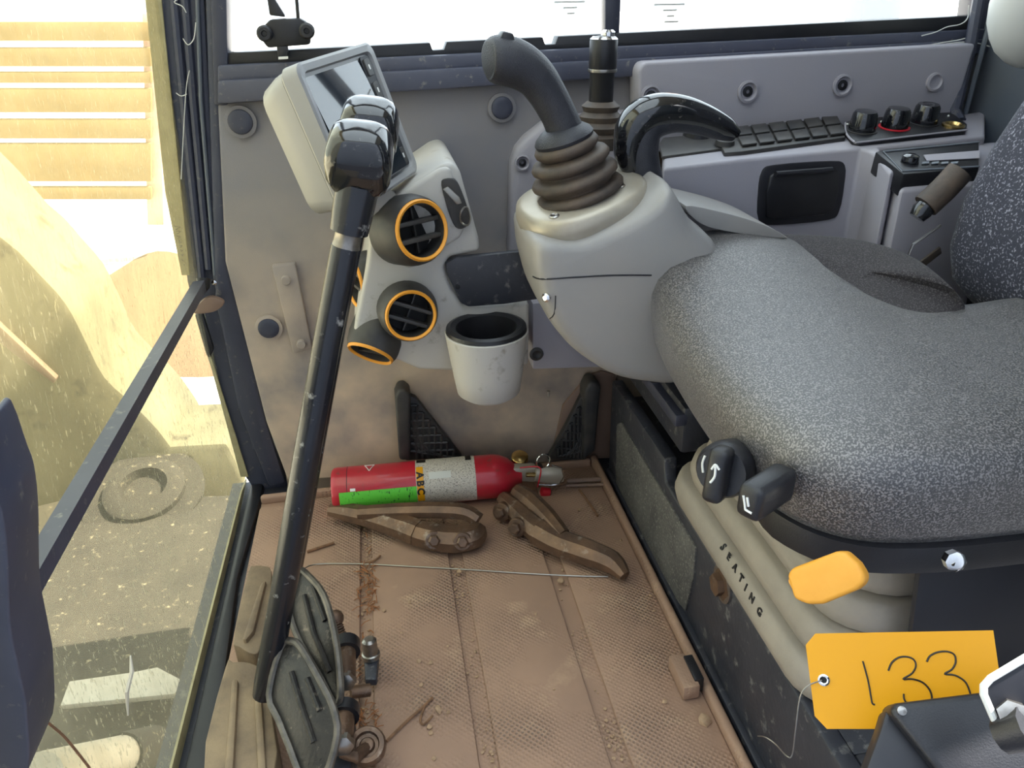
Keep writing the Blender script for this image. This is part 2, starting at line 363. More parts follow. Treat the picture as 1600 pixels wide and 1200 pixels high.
# =================================================================== STRUCTURE
g = MB(); g.prism([(-60, -40, -1.1), (60, -40, -1.1), (60, 80, -1.1), (-60, 80, -1.1)], (0, 0, -.2)); struct('ground', g, K['sand'])
fl = struct('floor', MB().prism([(-.33, .30, 0), (.97, .30, 0), (.97, 1.26, 0), (-.33, 1.26, 0)], (0, 0, -.05)), K['dirtblack'])
rb = MB()
for x0, x1, y0, y1 in [(-.36, -.24, .12, 1.30), (.50, 1.02, .12, 1.30), (-.24, .50, .12, .20), (-.24, .50, 1.14, 1.30)]:
    rb.prism([(x0, y0, 1.52), (x1, y0, 1.52), (x1, y1, 1.52), (x0, y1, 1.52)], (0, 0, .05))
rf = struct('ceiling', rb, K['roof'])
struct('added_hatch', MB().prism([(-.24, .20, 1.545), (.50, .20, 1.545), (.50, 1.14, 1.545), (-.24, 1.14, 1.545)], (0, 0, .004)), K['sideglass'])  # clear roof hatch, out of view, added to bring light in from above

# added wall, out of view: blocks door-side sky and returns soft pale fill
struct('fill_wall', MB().prism([(-6, -1.1, -1.1), (6, -1.1, -1.1), (6, -1.1, 3.2), (-6, -1.1, 3.2)], (0, -.2, 0)), K['fill_pale'])
# rear quarter of the door side, out of view, added to shade the near side of the seat
struct('wall_near', MB().prism([(.54, .20, 0), (1.0, .20, 0), (1.0, .20, 1.52), (.60, .20, 1.52), (.54, .20, 1.0)], (0, .04, 0), .006), K['rear'])
# far side wall: backing plate up to the sill, lower panel, upper raised panel
wl = struct('wall_far', MB().prism([(-.225, YW+.012, 0), (.96, YW+.012, 0), (.96, YW+.012, .70), (-.205, YW+.012, .675)], (0, .05, 0)), K['kick'])
part('lower_panel', MB().prism([P(u, v, y=YW) for u, v in [(340, 162), (1010, 110), (1010, 470), (962, 596), (955, 716), (450, 752), (416, 660), (352, 410)]], (0, .02, 0), .004), K['wall'], wl)
part('raised_strip', MB().prism([P(u, v, y=YW-.012) for u, v in [(424, 416), (461, 412), (488, 545), (458, 554)]], (0, .015, 0), .003), K['wall'], wl)
part('fold_panel', MB().prism([P(u, v, y=YW-.03) for u, v in [(860, 185), (1010, 172), (1010, 440), (794, 440), (800, 255), (808, 232), (822, 215)]], (0, .04, 0), .012, 3), K['wallup'], wl)
up = part('upper_panel', MB().prism([P(u, v, y=YW-.05) for u, v in [(1004, 99), (1012, 97), (1526, 68), (1490, 186), (1490, 215), (1000, 240), (998, 110)]], (0, .05, 0), .006, 3), K['wallup'], wl)
def disc(parent, name, u, v, y, r, d, m_, n=(0, -1, 0), seg=20, rim=None):
    c = P(u, v, y=y); n = Vector(n)
    if rim: part('plug_rim', MB().lathe([(r*1.32, -.002), (r*1.32, d*.45), (r*1.02, d*.6), (r, -.001)], c, n, 24), rim, parent)
    return part(name, MB().lathe([(r, -.004), (r, d*.8), (r*.88, d), (r*.5, d*1.05)], c, n, seg), m_, parent)
for u, v, r in [(376, 190, .017), (420, 512, .0165), (784, 168, .016)]: disc(wl, 'plug', u, v, YW-.004, r, .006, K['frame'], rim=K['wall'])
for u, v in [(447, 437), (471, 537)]: disc(wl, 'bolt', u, v, YW-.013, .0075, .006, K['wall'], seg=14)
def recess_screw(parent, u, v, y, r=.013):
    c = P(u, v, y=y)
    part('screw_cup', MB().lathe([(r*1.25, .0), (r*1.25, .0035), (r, .0045), (r*.8, .001), (r*.78, -.004)], c, (0, -1, 0), 20), K['wallup'], parent)
    part('screw', MB().lathe([(r*.6, -.004), (r*.6, .002), (r*.25, .003), (r*.22, -.001)], c, (0, -1, 0), 12), K['black'], parent)
for u, v in [(1017, 150), (1168, 143), (1316, 133)]: recess_screw(wl, u, v, YW-.051)
part('plug', MB().lathe([(.014, -.002), (.014, .003), (.011, .004), (.009, .001), (.004, 0)], P(1460, 128, y=YW-.051), (0, -1, 0), 20), K['wallup'], wl)
recess_screw(wl, 816, 254, YW-.031, .010)

# rear wall
rw = struct('wall_rear', MB().prism([(.965, .30, 0), (.965, 1.26, 0), (.965, 1.26, 1.5), (.965, .30, 1.5)], (.04, 0, 0)), K['rear'])
part('edge_moulding', MB().tube([P(1562, -20, y=1.16), P(1523, 122, y=1.16), P(1508, 178, y=1.16)], .004, 8), K['rear'], rw)
part('corner_seal', MB().tube([P(1536, -40, y=1.175), P(1515, 80, y=1.17), P(1492, 172, y=1.15), P(1500, 190, y=1.13)], .009, 8), K['frame'], rw)
sc_ = P(1602, 20, y=1.05); tag(part('speaker_cover', MB().ball(P(1630, 5, y=1.05), (.075, .05, .085), 3), K['pale'], None), 'pale grey rounded plastic cover behind the seat back', 'cover')

# side window above the far wall
w1 = bpy.data.objects.new('window_1', None); COL.objects.link(w1); w1['kind'] = 'structure'
def band(u0, u1, a, b, y, d, m_, bev=.003, name='sill_rail'):
    # a, b: (v at u=350, v at u=1530) for upper and lower edge
    f = lambda q, u: q[0] + (q[1]-q[0])*(u-350)/1180
    part(name, MB().prism([P(u0, f(a, u0), y=y), P(u1, f(a, u1), y=y), P(u1, f(b, u1), y=y), P(u0, f(b, u0), y=y)], (0, d, 0), bev), m_, w1)
band(340, 1545, (102, 46), (128, 64), YW-.012, .06, K['sill'])
band(340, 1545, (126, 62), (162, 84), YW-.02, .07, K['sill'])
us = [352, 672, 678, 693, 698, 850, 854, 866, 871, 1540]
sp = [(352, 83)]
def fs(u): return 83 + (24-83)*(u-350)/1180
for a, b in [(672, 698), (848, 872)]:
    sp += [(a, fs(a)), (a+4, fs(a)+12), (b-4, fs(b)+12), (b, fs(b))]
sp += [(1540, fs(1540)), (1540, 48), (352, 104)]
part('gasket', MB().prism([P(u, v, y=YW) for u, v in sp], (0, .03, 0), .001), K['black'], w1)
pv = lambda u, z: Vector((P(u, 60, y=1.23).x, 1.23, z))
part('side_post', MB().prism([P(334, 165, y=YW-.005), P(356, 165, y=YW-.005), P(356, 80, y=YW-.005) , P(354, -60, y=YW-.005), (P(354, -60, y=YW).x+.0, YW-.005, 1.52), (P(330, -60, y=YW).x-.02, YW-.005, 1.52), P(326, -60, y=YW-.005)], (0, .06, 0), .004), K['frame'], w1)
part('rear_post', MB().prism([P(1535, 70, y=YW), P(1528, 30, y=YW), P(1540, -60, y=YW), (P(1540, -60, y=YW).x, YW, 1.52), (.97, YW, 1.52), (.97, YW, .7)], (0, .05, 0), .004), K['frame'], w1)
part('top_rail', MB().box((.36, YW+.03, 1.48), (1.25, .06, .09)), K['frame'], w1)
part('mullion', MB().prism([P(945, 70, y=YW+.02), P(968, 68, y=YW+.02), P(972, -40, y=YW+.02), (P(972, -40, y=YW).x, YW+.02, 1.5), (P(946, -40, y=YW).x, YW+.02, 1.5), P(946, -40, y=YW+.02)], (0, .025, 0), .003), K['frame'], w1)
part('pane', MB().prism([(-.22, YW+.024, .66), (.97, YW+.024, .70), (.97, YW+.024, 1.5), (-.22, YW+.024, 1.5)], (0, .003, 0)), K['sideglass'], w1)
# faint printed notices stuck on the pane
for cu_, cv_, rows in [(890, 8, 3), (1046, 12, 4)]:
    b_ = MB()
    for k in range(rows):
        wv = [24, 12, 8, 14][k]
        b_.prism([P(cu_-wv+k*2, cv_-6+k*9, y=YW+.0225), P(cu_+wv, cv_-7+k*9, y=YW+.0225), P(cu_+wv, cv_-4+k*9, y=YW+.0225), P(cu_-wv+k*2, cv_-3+k*9, y=YW+.0225)], (0, .0006, 0))
    part('printed_notice', b_, K['pale'], w1)

for pts in ([(1440, 56), (1462, 50), (1480, 42), (1500, 38), (1512, 28), (1514, 8)], [(1444, 72), (1476, 66), (1500, 62), (1520, 56)], [(1470, 70), (1500, 66), (1530, 68), (1560, 78)]):
    part('cobweb', MB().tube(catmull([P(u, v, y=YW-.022) for u, v in pts], 4), .0009, 5), K['pale'], w1)
# window latch
lt = thing('window_latch', 'black latch with two round knobs on the side window corner', 'latch', P(447, 78, y=YW-.01))
Y = YW-.02
part('body', MB().prism([P(u, v, y=Y) for u, v in [(404, 48), (422, 30), (468, 28), (478, 34), (488, 44), (484, 70), (418, 75), (408, 62)]], (0, .02, 0), .003), K['black'], lt)
for u, v in [(414, 52), (480, 48)]: part('knob', MB().lathe([(.0105, 0), (.0105, .008), (.008, .011), (.004, .011), (.003, .007)], P(u, v, y=Y), (0, -1, 0), 18), K['black'], lt)
part('tongue', MB().prism([P(u, v, y=Y) for u, v in [(432, 72), (450, 72), (449, 93), (434, 93)]], (0, .012, 0), .002), K['black'], lt)
part('clip', MB().prism([P(u, v, y=Y-.002) for u, v in [(435, 89), (450, 88), (450, 92), (435, 93)]], (0, .002, 0)), K['white'], lt)
part('hook', MB().prism([P(u, v, y=Y) for u, v in [(416, -10), (424, -10), (444, 22), (446, 27), (421, 24)]], (0, .01, 0), .002), K['black'], lt)
part('rod', MB().tube([P(466, 30, y=Y+.005), P(462, -20, y=Y+.005), P(460, -60, y=Y+.005)], .0025, 8), K['black'], lt)

# ---- windscreen
XB, ZB = -.305, .388
w2 = bpy.data.objects.new('window_2', None); COL.objects.link(w2); w2['kind'] = 'structure'
YF = 1.235
TOPX = -.23
part('pane', MB().prism([(XB, .28, ZB), (XB, YF, ZB), (TOPX, YF+.02, 1.5), (TOPX, .28, 1.5)], (-.004, 0, 0)), K['wsglass'], w2)
part('pane', MB().prism([(XB, .28, -.01), (XB-.003, 1.27, -.01), (XB, YF, ZB), (XB, .28, ZB)], (-.004, 0, 0)), K['wsglass2'], w2)
bar0, bar1 = P(312, 447, x=XB+.016), P(-40, 1058, x=XB+.016)
part('cross_bar', MB().tube([bar0, bar1], .0125, 4, flat=.9, upv=(1, 0, 1)), K['frame'], w2)
part('sealant', MB().prism([P(u, v, x=XB+.002) for u, v in [(386, 748), (378, 768), (266, 1210), (288, 1210)]], (-.003, 0, 0)), K['sealstrip'], w2)
part('sealant', MB().prism([P(u, v, y=YF-.01) for u, v in [(226, -10), (251, -10), (296, 430), (284, 430), (258, 300)]], (0, .004, 0)), K['sealstrip'], w2)
part('sealant', MB().prism([P(u, v, y=YF-.01) for u, v in [(310, 500), (324, 540), (388, 745), (376, 745)]], (0, .004, 0)), K['sealstrip'], w2)
# scribbled etching near the pillar
eb = MB()
random.seed(4)
for k in range(9):
    u, v = 272+k*1.6, 356+k*7.2
    s_ = .85**k
    eb.tube([P(u+random.uniform(0, 3), v-3*s_, y=YF-.012), P(u+8*s_+2, v+random.uniform(-2, 2), y=YF-.012), P(u+3, v+3*s_, y=YF-.012)], .0006, 5)
part('etched_mark', eb, K['etch'], w2)

# front pillar
tr1 = struct('trim_1', MB().prism([P(u, v, y=YF-.005) for u, v in [(240, -60), (352, -60), (350, 160), (358, 400), (418, 640), (450, 752), (455, 775), (404, 775), (384, 748), (316, 535), (292, 440)]], (0, .06, 0), .004), K['frame'])
for a in [[(268, -40), (287, 160), (316, 440)], [(286, -40), (302, 160), (326, 420)], [(312, -40), (322, 160), (338, 430), (400, 700)]]:
    part('rib', MB().tube([P(u, v, y=YF-.008) for u, v in a], .006, 8), K['frame'], tr1)
part('thin_rod', MB().tube([P(307, -40, y=YF-.016), P(314, 160, y=YF-.016), P(336, 430, y=YF-.016)], .0028, 8), K['rear'], tr1)
part('face_plate', MB().prism([P(u, v, y=YF-.022) for u, v in [(318, -60), (348, -60), (347, 200), (356, 410), (414, 650), (446, 756), (420, 762), (372, 640), (336, 470)]], (0, .02, 0), .006), K['frame'], tr1)
part('screw', MB().lathe([(.004, 0), (.004, .003), (.002, .004)], P(335, 441, y=YF-.03), (0, -1, 0), 10), K['chrome'], tr1)
random.seed(2)
for k, pts in enumerate([[(288, -5), (272, 3), (285, 10), (291, 20)], [(286, 60), (294, 70), (303, 60), (306, 35)], [(283, 280), (290, 150), (296, 110)], [(275, 145), (283, 150), (292, 147)]]):
    part('cobweb', MB().tube(catmull([P(u, v, y=YF-.032) for u, v in pts], 4), .0007, 5), K['pale'], tr1)
pl_ = thing('pillar_catch', 'dusty brown catch lever on the front pillar where the bar ends', 'catch', P(325, 480, y=YF-.03))
part('lever', MB().prism(catmull([P(u, v, y=YF-.05) for u, v in [(303, 490), (310, 476), (326, 465), (346, 470), (348, 478), (332, 488)]], 4, True), (0, .012, 0), .003), K['pinkbrown'], pl_)
part('knuckle', MB().tube([P(318, 436, y=YF-.04), P(318, 446, y=YF-.045), P(308, 462, y=YF-.045)], [.011, .010, .006], 12), K['black'], pl_)
part('plate', MB().prism([P(u, v, y=YF-.03) for u, v in [(304, 492), (316, 488), (334, 545), (328, 560), (322, 555)]], (0, .008, 0), .002), K['black'], pl_)

# black strip on the floor along the windscreen
part('floor_gasket', MB().prism([P(u, v, z=.012) for u, v in [(392, 748), (412, 752), (404, 790), (372, 900), (330, 1215), (283, 1215)]], (0, 0, -.02), .006), K['black'], w2)
# near door post, dark and rounded, at the edge of the view
nb = MB()
pts = [P(u, v, y=.40) for u, v in [(-60, 720), (-8, 770), (10, 850), (16, 980), (32, 1060), (42, 1120), (36, 1220), (-60, 1240)]]
nb.prism(catmull(pts, 5, True), (0, .05, 0), .012, 3)
struct('trim_2', nb, K['frame'])

# =================================================================== FLOOR MAT
mt = thing('floor_mat', 'dusty brown ribbed rubber floor mat with dimpled panels', 'floor mat', (.04, .8, 0))
XL, XR, Y0, Y1 = -.268, .345, .32, 1.185
part('mat_base', MB().prism([(XL, Y0, .001), (XR, Y0, .001), (XR, Y1, .001), (XL, Y1, .001)], (0, 0, .004), .001), K['mat'], mt)
gx = []
for (u, v, wd) in [(573, 1000, .018), (733, 1000, .022), (906, 1000, .024)]:
    c = P(u, v, z=.008).x; gx.append((c-wd/2, c+wd/2))
edges = [XL, gx[0][0], gx[0][1], gx[1][0], gx[1][1], gx[2][0], gx[2][1], XR-.012]
for i in range(0, 8, 2):
    part('mat_panel', MB().prism([(edges[i], Y0, .005), (edges[i+1], Y0, .005), (edges[i+1], Y1-.03, .005), (edges[i], Y1-.03, .005)], (0, 0, .006), .003, 2), K['mat'], mt)
rim = MB()
rim.prism([(XR-.012, Y0, .002), (XR, Y0, .002), (XR, Y1, .002), (XR-.012, Y1, .002)], (0, 0, .022), .005, 3)
part('mat_rim', rim, K['mat'], mt)
part('mat_rim', MB().prism([(XL, Y1-.012, .002), (XR-.013, Y1-.012, .002), (XR-.013, Y1, .002), (XL, Y1, .002)], (0, 0, .018), .005, 3), K['mat'], mt)
tb = P(1076, 1050, z=.03)
part('mat_tab', MB().box(tb+Vector((-.006, 0, -.006)), (.022, .055, .022), bevel=.003), K['mat'], mt)
part('tab_slot', MB().box(tb+Vector((.006, 0, -.003)), (.012, .040, .022), bevel=.001), K['black'], mt)

# =================================================================== SEAT RISER
rs = thing('seat_riser', 'scratched black steel seat box beside the brown mat', 'seat box', (.5, .75, 0))
XS = .358
part('side_plate', MB().prism([(XS, .40, 0), (XS, 1.15, 0), (XS, 1.15, .195), (XS, .885, .200), (XS, .875, .166), (XS, .40, .166)], (.02, 0, 0), .004), K['dirtblack'], rs)
XP = XS-.003
part('grip_patch', MB().prism([P(u, v, x=XP) for u, v in [(963, 664), (970, 660), (1086, 856), (1083, 900), (1070, 955), (1060, 942), (962, 765)]], (.004, 0, 0), .001), K['patch'], rs, 'gritty grey anti-slip patch')
part('bolt', MB().lathe([(.021, 0), (.021, .003), (.014, .004), (.014, .012), (.010, .013)], P(1130, 912, x=XS), (-1, 0, 0), 6), K['rust'], rs)
part('washer', MB().lathe([(.024, 0), (.024, .0025), (.020, .003)], P(1130, 912, x=XS), (-1, 0, 0), 20), K['steel'], rs)
part('end_plate', MB().prism([(XS+.02, .40, 0), (.92, .40, 0), (.92, .40, .166), (XS+.02, .40, .166)], (0, .02, 0), .003), K['dirtblack'], rs)
part('top_plate', MB().prism([(XS+.02, .42, .150), (.92, .42, .150), (.92, 1.14, .150), (XS+.02, 1.14, .150)], (0, 0, .014), .003), K['dirtblack'], rs)
part('slide_rail', MB().prism([(XS+.02, .875, .21), (XS+.02, 1.14, .21), (XS+.02, 1.14, .285), (XS+.02, .875, .285)], (.10, 0, 0), .006), K['dirtblack'], rs)
part('rail_lip', MB().prism([(XS+.008, .875, .255), (XS+.008, 1.12, .255), (XS+.008, 1.12, .275), (XS+.008, .875, .275)], (.02, 0, 0), .004), K['frame'], rs)
part('rail_clip', MB().prism([P(u, v, x=XS+.015) for u, v in [(1052, 588), (1058, 602), (1068, 604), (1062, 592)]], (.004, 0, 0), .001), K['white'], rs)
part('rail_bolt', MB().lathe([(.012, 0), (.012, .012), (.006, .016)], P(1025, 590, x=XS+.01), (-.3, -.2, 1), 14), K['black'], rs)
part('lower_ledge', MB().prism([(XS-.008, .42, .0), (XS-.008, 1.14, .0), (XS-.008, 1.14, .02), (XS-.008, .42, .02)], (.01, 0, 0), .002), K['dirtblack'], rs)

# =================================================================== SEAT
seat = thing('operator_seat', 'grey speckled cloth suspension seat with tan ribbed base', 'seat', (.6, .68, .2))
def rrect(cx, cy, hx, hy, r, z, n=7):
    out = []
    for sx, sy, a0 in ((1, 1, 0), (-1, 1, 90), (-1, -1, 180), (1, -1, 270)):
        for k in range(n):
            a = math.radians(a0 + 90*k/(n-1))
            out.append(Vector((cx+sx*(hx-r)+r*math.cos(a), cy+sy*(hy-r)+r*math.sin(a), z)))
    return out
# suspension cover: stacked folds stepping inwards
b = MB(); rings = []
zf = [.168, .212, .254, .294, .332, .362]
for i in range(5):
    x0 = XS - .004 + .010*i; y0, y1 = .455+.006*i, .865-.022*i
    for t, dx in ((0, .006), (.10, .001), (.5, -.003), (.90, .001), (1, .006)):
        z = zf[i] + (zf[i+1]-zf[i])*t
        hx = (.86-(x0+dx))/2; rings.append(rrect(x0+dx+hx, (y0+y1)/2, hx, (y1-y0)/2-dx*.6, .055, z))
b.loft(rings); sus = part('suspension_cover', b, K['bellows'], seat, 'tan ribbed suspension cover', sharp=50)
# cushion
_sm = [(P(u, v, z=z).x, P(u, v, z=z).y) for u, v, z in [(1190, 380, .488), (1250, 416, .484), (1350, 462, .478), (1440, 484, .474), (1510, 474, .472)]]
ol = [(.322, .895), (.302, .82), (.290, .70), (.287, .58), (.300, .495), (.338, .447), (.40, .428), (.50, .422), (.66, .42), (.78, .45), (.80, .54), (.79, .64), (.74, .715)] + _sm[::-1] + [(.41, .935), (.35, .922)]
ol = catmull([Vector((x, y, 0)) for x, y in ol], 5, True)
cx, cy = .50, .62
def hz(x, y):
    far = max(0, (y-.69)/.26); near = max(0, (.69-y)/.26); fr = max(0, (.50-x)/.2)
    dish = -.018*math.exp(-((x-.62)/.14)**2-((y-.70)/.14)**2)
    return dish + .024*math.exp(-((x-.40)/.12)**2-((y-.90)/.13)**2) + .006*fr*(1-fr)*2 + .012*far - .012*near
prof = [(.90, .386), (.945, .390), (.972, .403), (.990, .424), (1.005, .447), (1.003, .462), (.975, .478), (.915, .489), (.80, .495), (.65, .497), (.5, .497), (.35, .497), (.2, .497), (.06, .497)]
rings = []
for s_, z in prof:
    r = []
    for p in ol:
        x, y = cx+(p.x-cx)*s_, cy+(p.y-cy)*s_
        k = (z-.388)/.109
        r.append(Vector((x, y, z + k*hz(x, y) + (1-k)*(.03*(y-.45) if y > .45 else 0))))
    rings.append(r)
cus = part('cushion', MB().loft(rings), K['fabric'], seat, sharp=60)
# black pan under the cushion
rings = []
for s_, z in [(.93, .362), (.985, .366), (.992, .376), (.985, .392), (.9, .395)]:
    rings.append([Vector((cx+(p.x-cx)*s_+.004+(.03*min(1, max(0, (p.y-.5)/.12)) if p.x < .5 else 0), cy+(p.y-cy)*s_, z + (.03*(p.y-.45) if p.y > .45 else 0))) for p in ol])
part('seat_pan', MB().loft(rings), K['black'], seat)
# far side bolster: puffed crescent rising along the far edge
T = bvh(cus)
bo = [(1150, 374, .500), (1230, 368, .505), (1330, 375, .508), (1420, 400, .508), (1488, 450, .500), (1506, 486, .478), (1440, 540, .462), (1340, 530, .462), (1230, 460, .470)]
bo = catmull([P(u, v, z=z) for u, v, z in bo], 4, True)
c = sum(bo, Vector())/len(bo); rings = []
for s_, dz in [(.92, -.10), (.97, -.04), (1.0, -.012), (1.0, -.002), (.95, .004), (.85, .008), (.65, .011), (.4, .012), (.15, .012)]:
    rings.append([c + (q-c)*s_ + Vector((0, 0, dz)) for q in bo])
part('side_bolster', MB().loft(rings), K['fabric2'], seat, 'darker padded bolster along the far edge of the cushion', sharp=60)
# backrest
rings = []
for z, xf, y0, y1, d in [(.432, .735, .50, .80, .07), (.440, .712, .46, .835, .11), (.462, .698, .43, .855, .13), (.50, .690, .42, .862, .14), (.56, .694, .42, .862, .14), (.62, .71, .42, .856, .14), (.68, .732, .42, .848, .14), (.74, .755, .42, .835, .14), (.80, .775, .43, .815, .14), (.92, .81, .44, .80, .13), (1.0, .83, .5, .75, .10)]:
    hx, hy = d/2, (y1-y0)/2
    rings.append(rrect(xf+hx, (y0+y1)/2, hx, hy, min(.05, hx*.95), z))
part('backrest', MB().loft(rings), K['fabric3'], seat, sharp=60)
# knobs and yellow lever on the front of the base
k1 = PD(1130, 735, .67)
ax = Vector((-.55, -.55, .18)).normalized()
kb = part('adjuster_knob', MB().lathe([(.020, -.04), (.025, -.012), (.025, 0), (.022, .006)], k1, ax, 24), K['black'], seat)
ku = frame(ax)
kg = part('grip_bar', MB().box(k1+ax*.012, (.018, .05, .022), rot=Matrix((ku[0], (ku[1]*1).normalized(), ku[2])).transposed(), bevel=.006, seg=3), K['black'], kb)
ha = MB()
kT, gT = bvh(kb), bvh(kg)
def on_knob(u, v):
    c = [q for q in (hit(kT, u, v, .0004), hit(gT, u, v, .0004)) if q is not None]
    return min(c, key=lambda q: (q-CAM).length) if c else None
def mark(pts, r):
    q = [on_knob(p.x, p.y) for p in catmull([Vector((u, v, 0)) for u, v in pts], 5)]
    q = [x for x in q if x is not None]
    if len(q) > 2: ha.tube(q, r, 6)
mark([(1102, 712), (1098, 724), (1099, 738)], .0011)
mark([(1110, 754), (1117, 744), (1118, 728)], .0011)
mark([(1112, 733), (1118, 726), (1124, 734)], .0010)
part('arrow_mark', ha, K['white'], kb)
k2 = PD(1172, 785, .60)
ax2 = Vector((-.8, -.5, .05)).normalized()
kc = part('tilt_button', MB().box(k2-ax2*.024, (.022, .030, .055), rot=Matrix((frame(ax2)[0], frame(ax2)[1], ax2)).transposed(), bevel=.006, seg=3), K['black'], seat)
tT = bvh(kc); sm = MB()
for pts in ([(1162, 774), (1164, 786), (1165, 796)], [(1165, 796), (1170, 799), (1175, 802)], [(1168, 777), (1169, 784), (1170, 791)]):
    q = [hit(tT, p.x, p.y, .0004) for p in catmull([Vector((u, v, 0)) for u, v in pts], 3)]
    q = [x for x in q if x is not None]
    if len(q) > 2: sm.tube(q, .0010, 6)
part('seat_mark', sm, K['white'], kc)
yl = []
yc = [(1229, 899), (1236, 888), (1305, 862), (1320, 862), (1340, 880), (1351, 898), (1350, 912), (1338, 922), (1285, 944), (1262, 945), (1240, 936)]
n_ = Vector((-.75, -.55, .5)).normalized(); p0 = PD(1290, 905, .575)
part('height_lever', MB().prism([PP(u, v, p0, n_) for u, v in yc], n_*-.016, .004, 3), K['yellow'], seat, 'amber yellow height lever')
part('lever_rim', MB().prism([PP(u, v, p0-n_*.017, n_) for u, v in [(1228, 905), (1238, 902), (1262, 934), (1256, 943), (1244, 937)]], n_*-.012, .003), K['yellow'], seat)
# dark side shield facing the door, with a bolt
part('side_shield', MB().prism([(.43, .447, .215), (.90, .447, .215), (.90, .447, .37), (.41, .447, .37)], (0, -.008, 0), .004), K['seatside'], seat)
part('bolt', MB().lathe([(.007, 0), (.007, .006), (.004, .008)], PD(1487, 873, .52), (-.2, -.9, .3), 8), K['chrome'], seat)
# raised lettering along the lowest fold
T = bvh(sus)
for ch, (u, v) in zip('SEATING', [(1130, 855), (1139, 870), (1148.5, 887), (1158, 904), (1165.5, 918.5), (1175, 935), (1187, 956)]):
    me = text_mesh(ch, .0125, .0006, .0004)
    h = hit(T, u, v, .0003)
    if h is None: continue
    nrm = T.ray_cast(CAM, ray(u, v).normalized())[1]
    if nrm.dot(h-CAM) > 0: nrm = -nrm
    xa = Vector((0, -1, 0)); xa = (xa-nrm*xa.dot(nrm)).normalized(); ya = nrm.cross(xa)
    Mx = Matrix((xa, ya, nrm)).transposed().to_4x4(); Mx.translation = h
    me.transform(Mx); me.materials.append(K['black']); link('letter', me, seat)

# seat belt stalk and wire by the backrest
bs = thing('belt_stalk', 'dark tubular stalk with wire bail beside the seat back', 'stalk', P(1450, 340, y=.865))
part('sleeve', MB().tube([P(1500, 268, y=.865), P(1475, 295, y=.865), P(1446, 322, y=.865)], .0165, 14), K['boot'], bs)
part('tip', MB().tube([P(1450, 320, y=.865), P(1440, 330, y=.865), P(1432, 340, y=.865)], [.0125, .013, .010], 12), K['gloss'], bs)
part('wire', MB().tube([P(1470, 352, y=.865), P(1427, 382, y=.865), P(1416, 408, y=.865)], .0018, 6), K['steel'], bs)
part('strap', MB().prism([P(u, v, y=.865) for u, v in [(1432, 414), (1444, 418), (1472, 396), (1470, 386)]], (0, .004, 0), .001), K['boot'], bs)

# =================================================================== YELLOW TAG, BOX AND BRACKET AT THE CORNER
tn = (-FW*.8 + Vector((-.25, 0, .25))).normalized(); tp = PD(1410, 1060, .555)
tg = thing('lot_tag', 'yellow card tag with handwritten number hanging below the seat', 'tag', PP(1300, 1139, tp, tn))
tpp = lambda u, v, l=0: PP(u, v, tp+tn*l, tn)
part('card', MB().prism([tpp(u, v) for u, v in [(1259, 1008), (1274, 990), (1552, 985), (1563, 1062), (1550, 1140), (1374, 1139), (1292, 1139), (1273, 1119)]], tn*-.0008), K['card'], tg)
part('grommet', MB().lathe([(.0042, 0), (.0042, .0008), (.0030, .0012), (.0022, .0008), (.0022, .0001)], tpp(1287, 1062.5), tn, 20, cap=False), K['chrome'], tg)
part('grommet_hole', MB().lathe([(.0024, 0), (.0024, .0003)], tpp(1287, 1062.5), tn, 16), K['dark'], tg)
strokes = [[(1348, 1033), (1356, 1062), (1361, 1090), (1363, 1099), (1367, 1101)],
           [(1388, 1048), (1393, 1036), (1403, 1028), (1415, 1026), (1427, 1030), (1431, 1040), (1425, 1052), (1411, 1061), (1425, 1061), (1441, 1066), (1452, 1077), (1456, 1090), (1453, 1104), (1440, 1110), (1422, 1104), (1413, 1093), (1412, 1084)],
           [(1448, 1034), (1453, 1025), (1465, 1019), (1480, 1018), (1491, 1023), (1493, 1035), (1487, 1046), (1476, 1053), (1492, 1055), (1507, 1064), (1514, 1077), (1516, 1090), (1508, 1102), (1490, 1106), (1472, 1098)]]
for st in strokes:
    part('digit', MB().tube(catmull([tpp(u, v, .0002) for u, v in st], 4), .00066, 6), K['ink'], tg)
part('tie_wire', MB().tube(catmull([tpp(1284, 1063, .001), tpp(1262, 1072, .003), tpp(1250, 1090, .001), PD(1243, 1140, .57), PD(1238, 1178, .58), PD(1230, 1182, .58), PD(1212, 1163, .60), PD(1196, 1152, .61), PD(1184, 1150, .62)], 5), .0005, 6), K['steel'], tg)

bx_ = thing('cover_box', 'dusty black steel cover beside the yellow tag', 'cover', PD(1480, 1200, .5))
bp_ = PD(1460, 1140, .50); bn = Vector((-.25, -.55, .8)).normalized()
part('top_plate', MB().prism([PP(u, v, bp_, bn) for u, v in [(1388, 1108), (1402, 1098), (1640, 1068), (1640, 1290), (1530, 1290), (1462, 1200)]], bn*-.03, .005, 3), K['black'], bx_)
bp2 = bp_ - bn*.012
part('side_flange', MB().prism([PP(u, v, bp2, bn) for u, v in [(1384, 1112), (1394, 1108), (1470, 1205), (1535, 1295), (1400, 1295), (1352, 1205), (1376, 1140)]], bn*-.02, .004), K['seatside'], bx_)
part('screw', MB().lathe([(.003, 0), (.003, .0025), (.0015, .003)], PP(1408, 1111, bp_, bn), bn, 10), K['steel'], bx_)
br = thing('metal_bracket', 'pale grey bent metal bracket with a bolt at the cover box', 'bracket', PD(1590, 1180, .45))
gp = PD(1580, 1100, .44); gn = Vector((-.35, -.8, .45)).normalized()
bpl = [(1533, 1072), (1546, 1060), (1580, 1040), (1640, 1005), (1640, 1180), (1600, 1150), (1561, 1143), (1540, 1104)]
part('plate', MB().prism([PP(u, v, gp, gn) for u, v in bpl], gn*-.003, .001), K['seatside'], br)
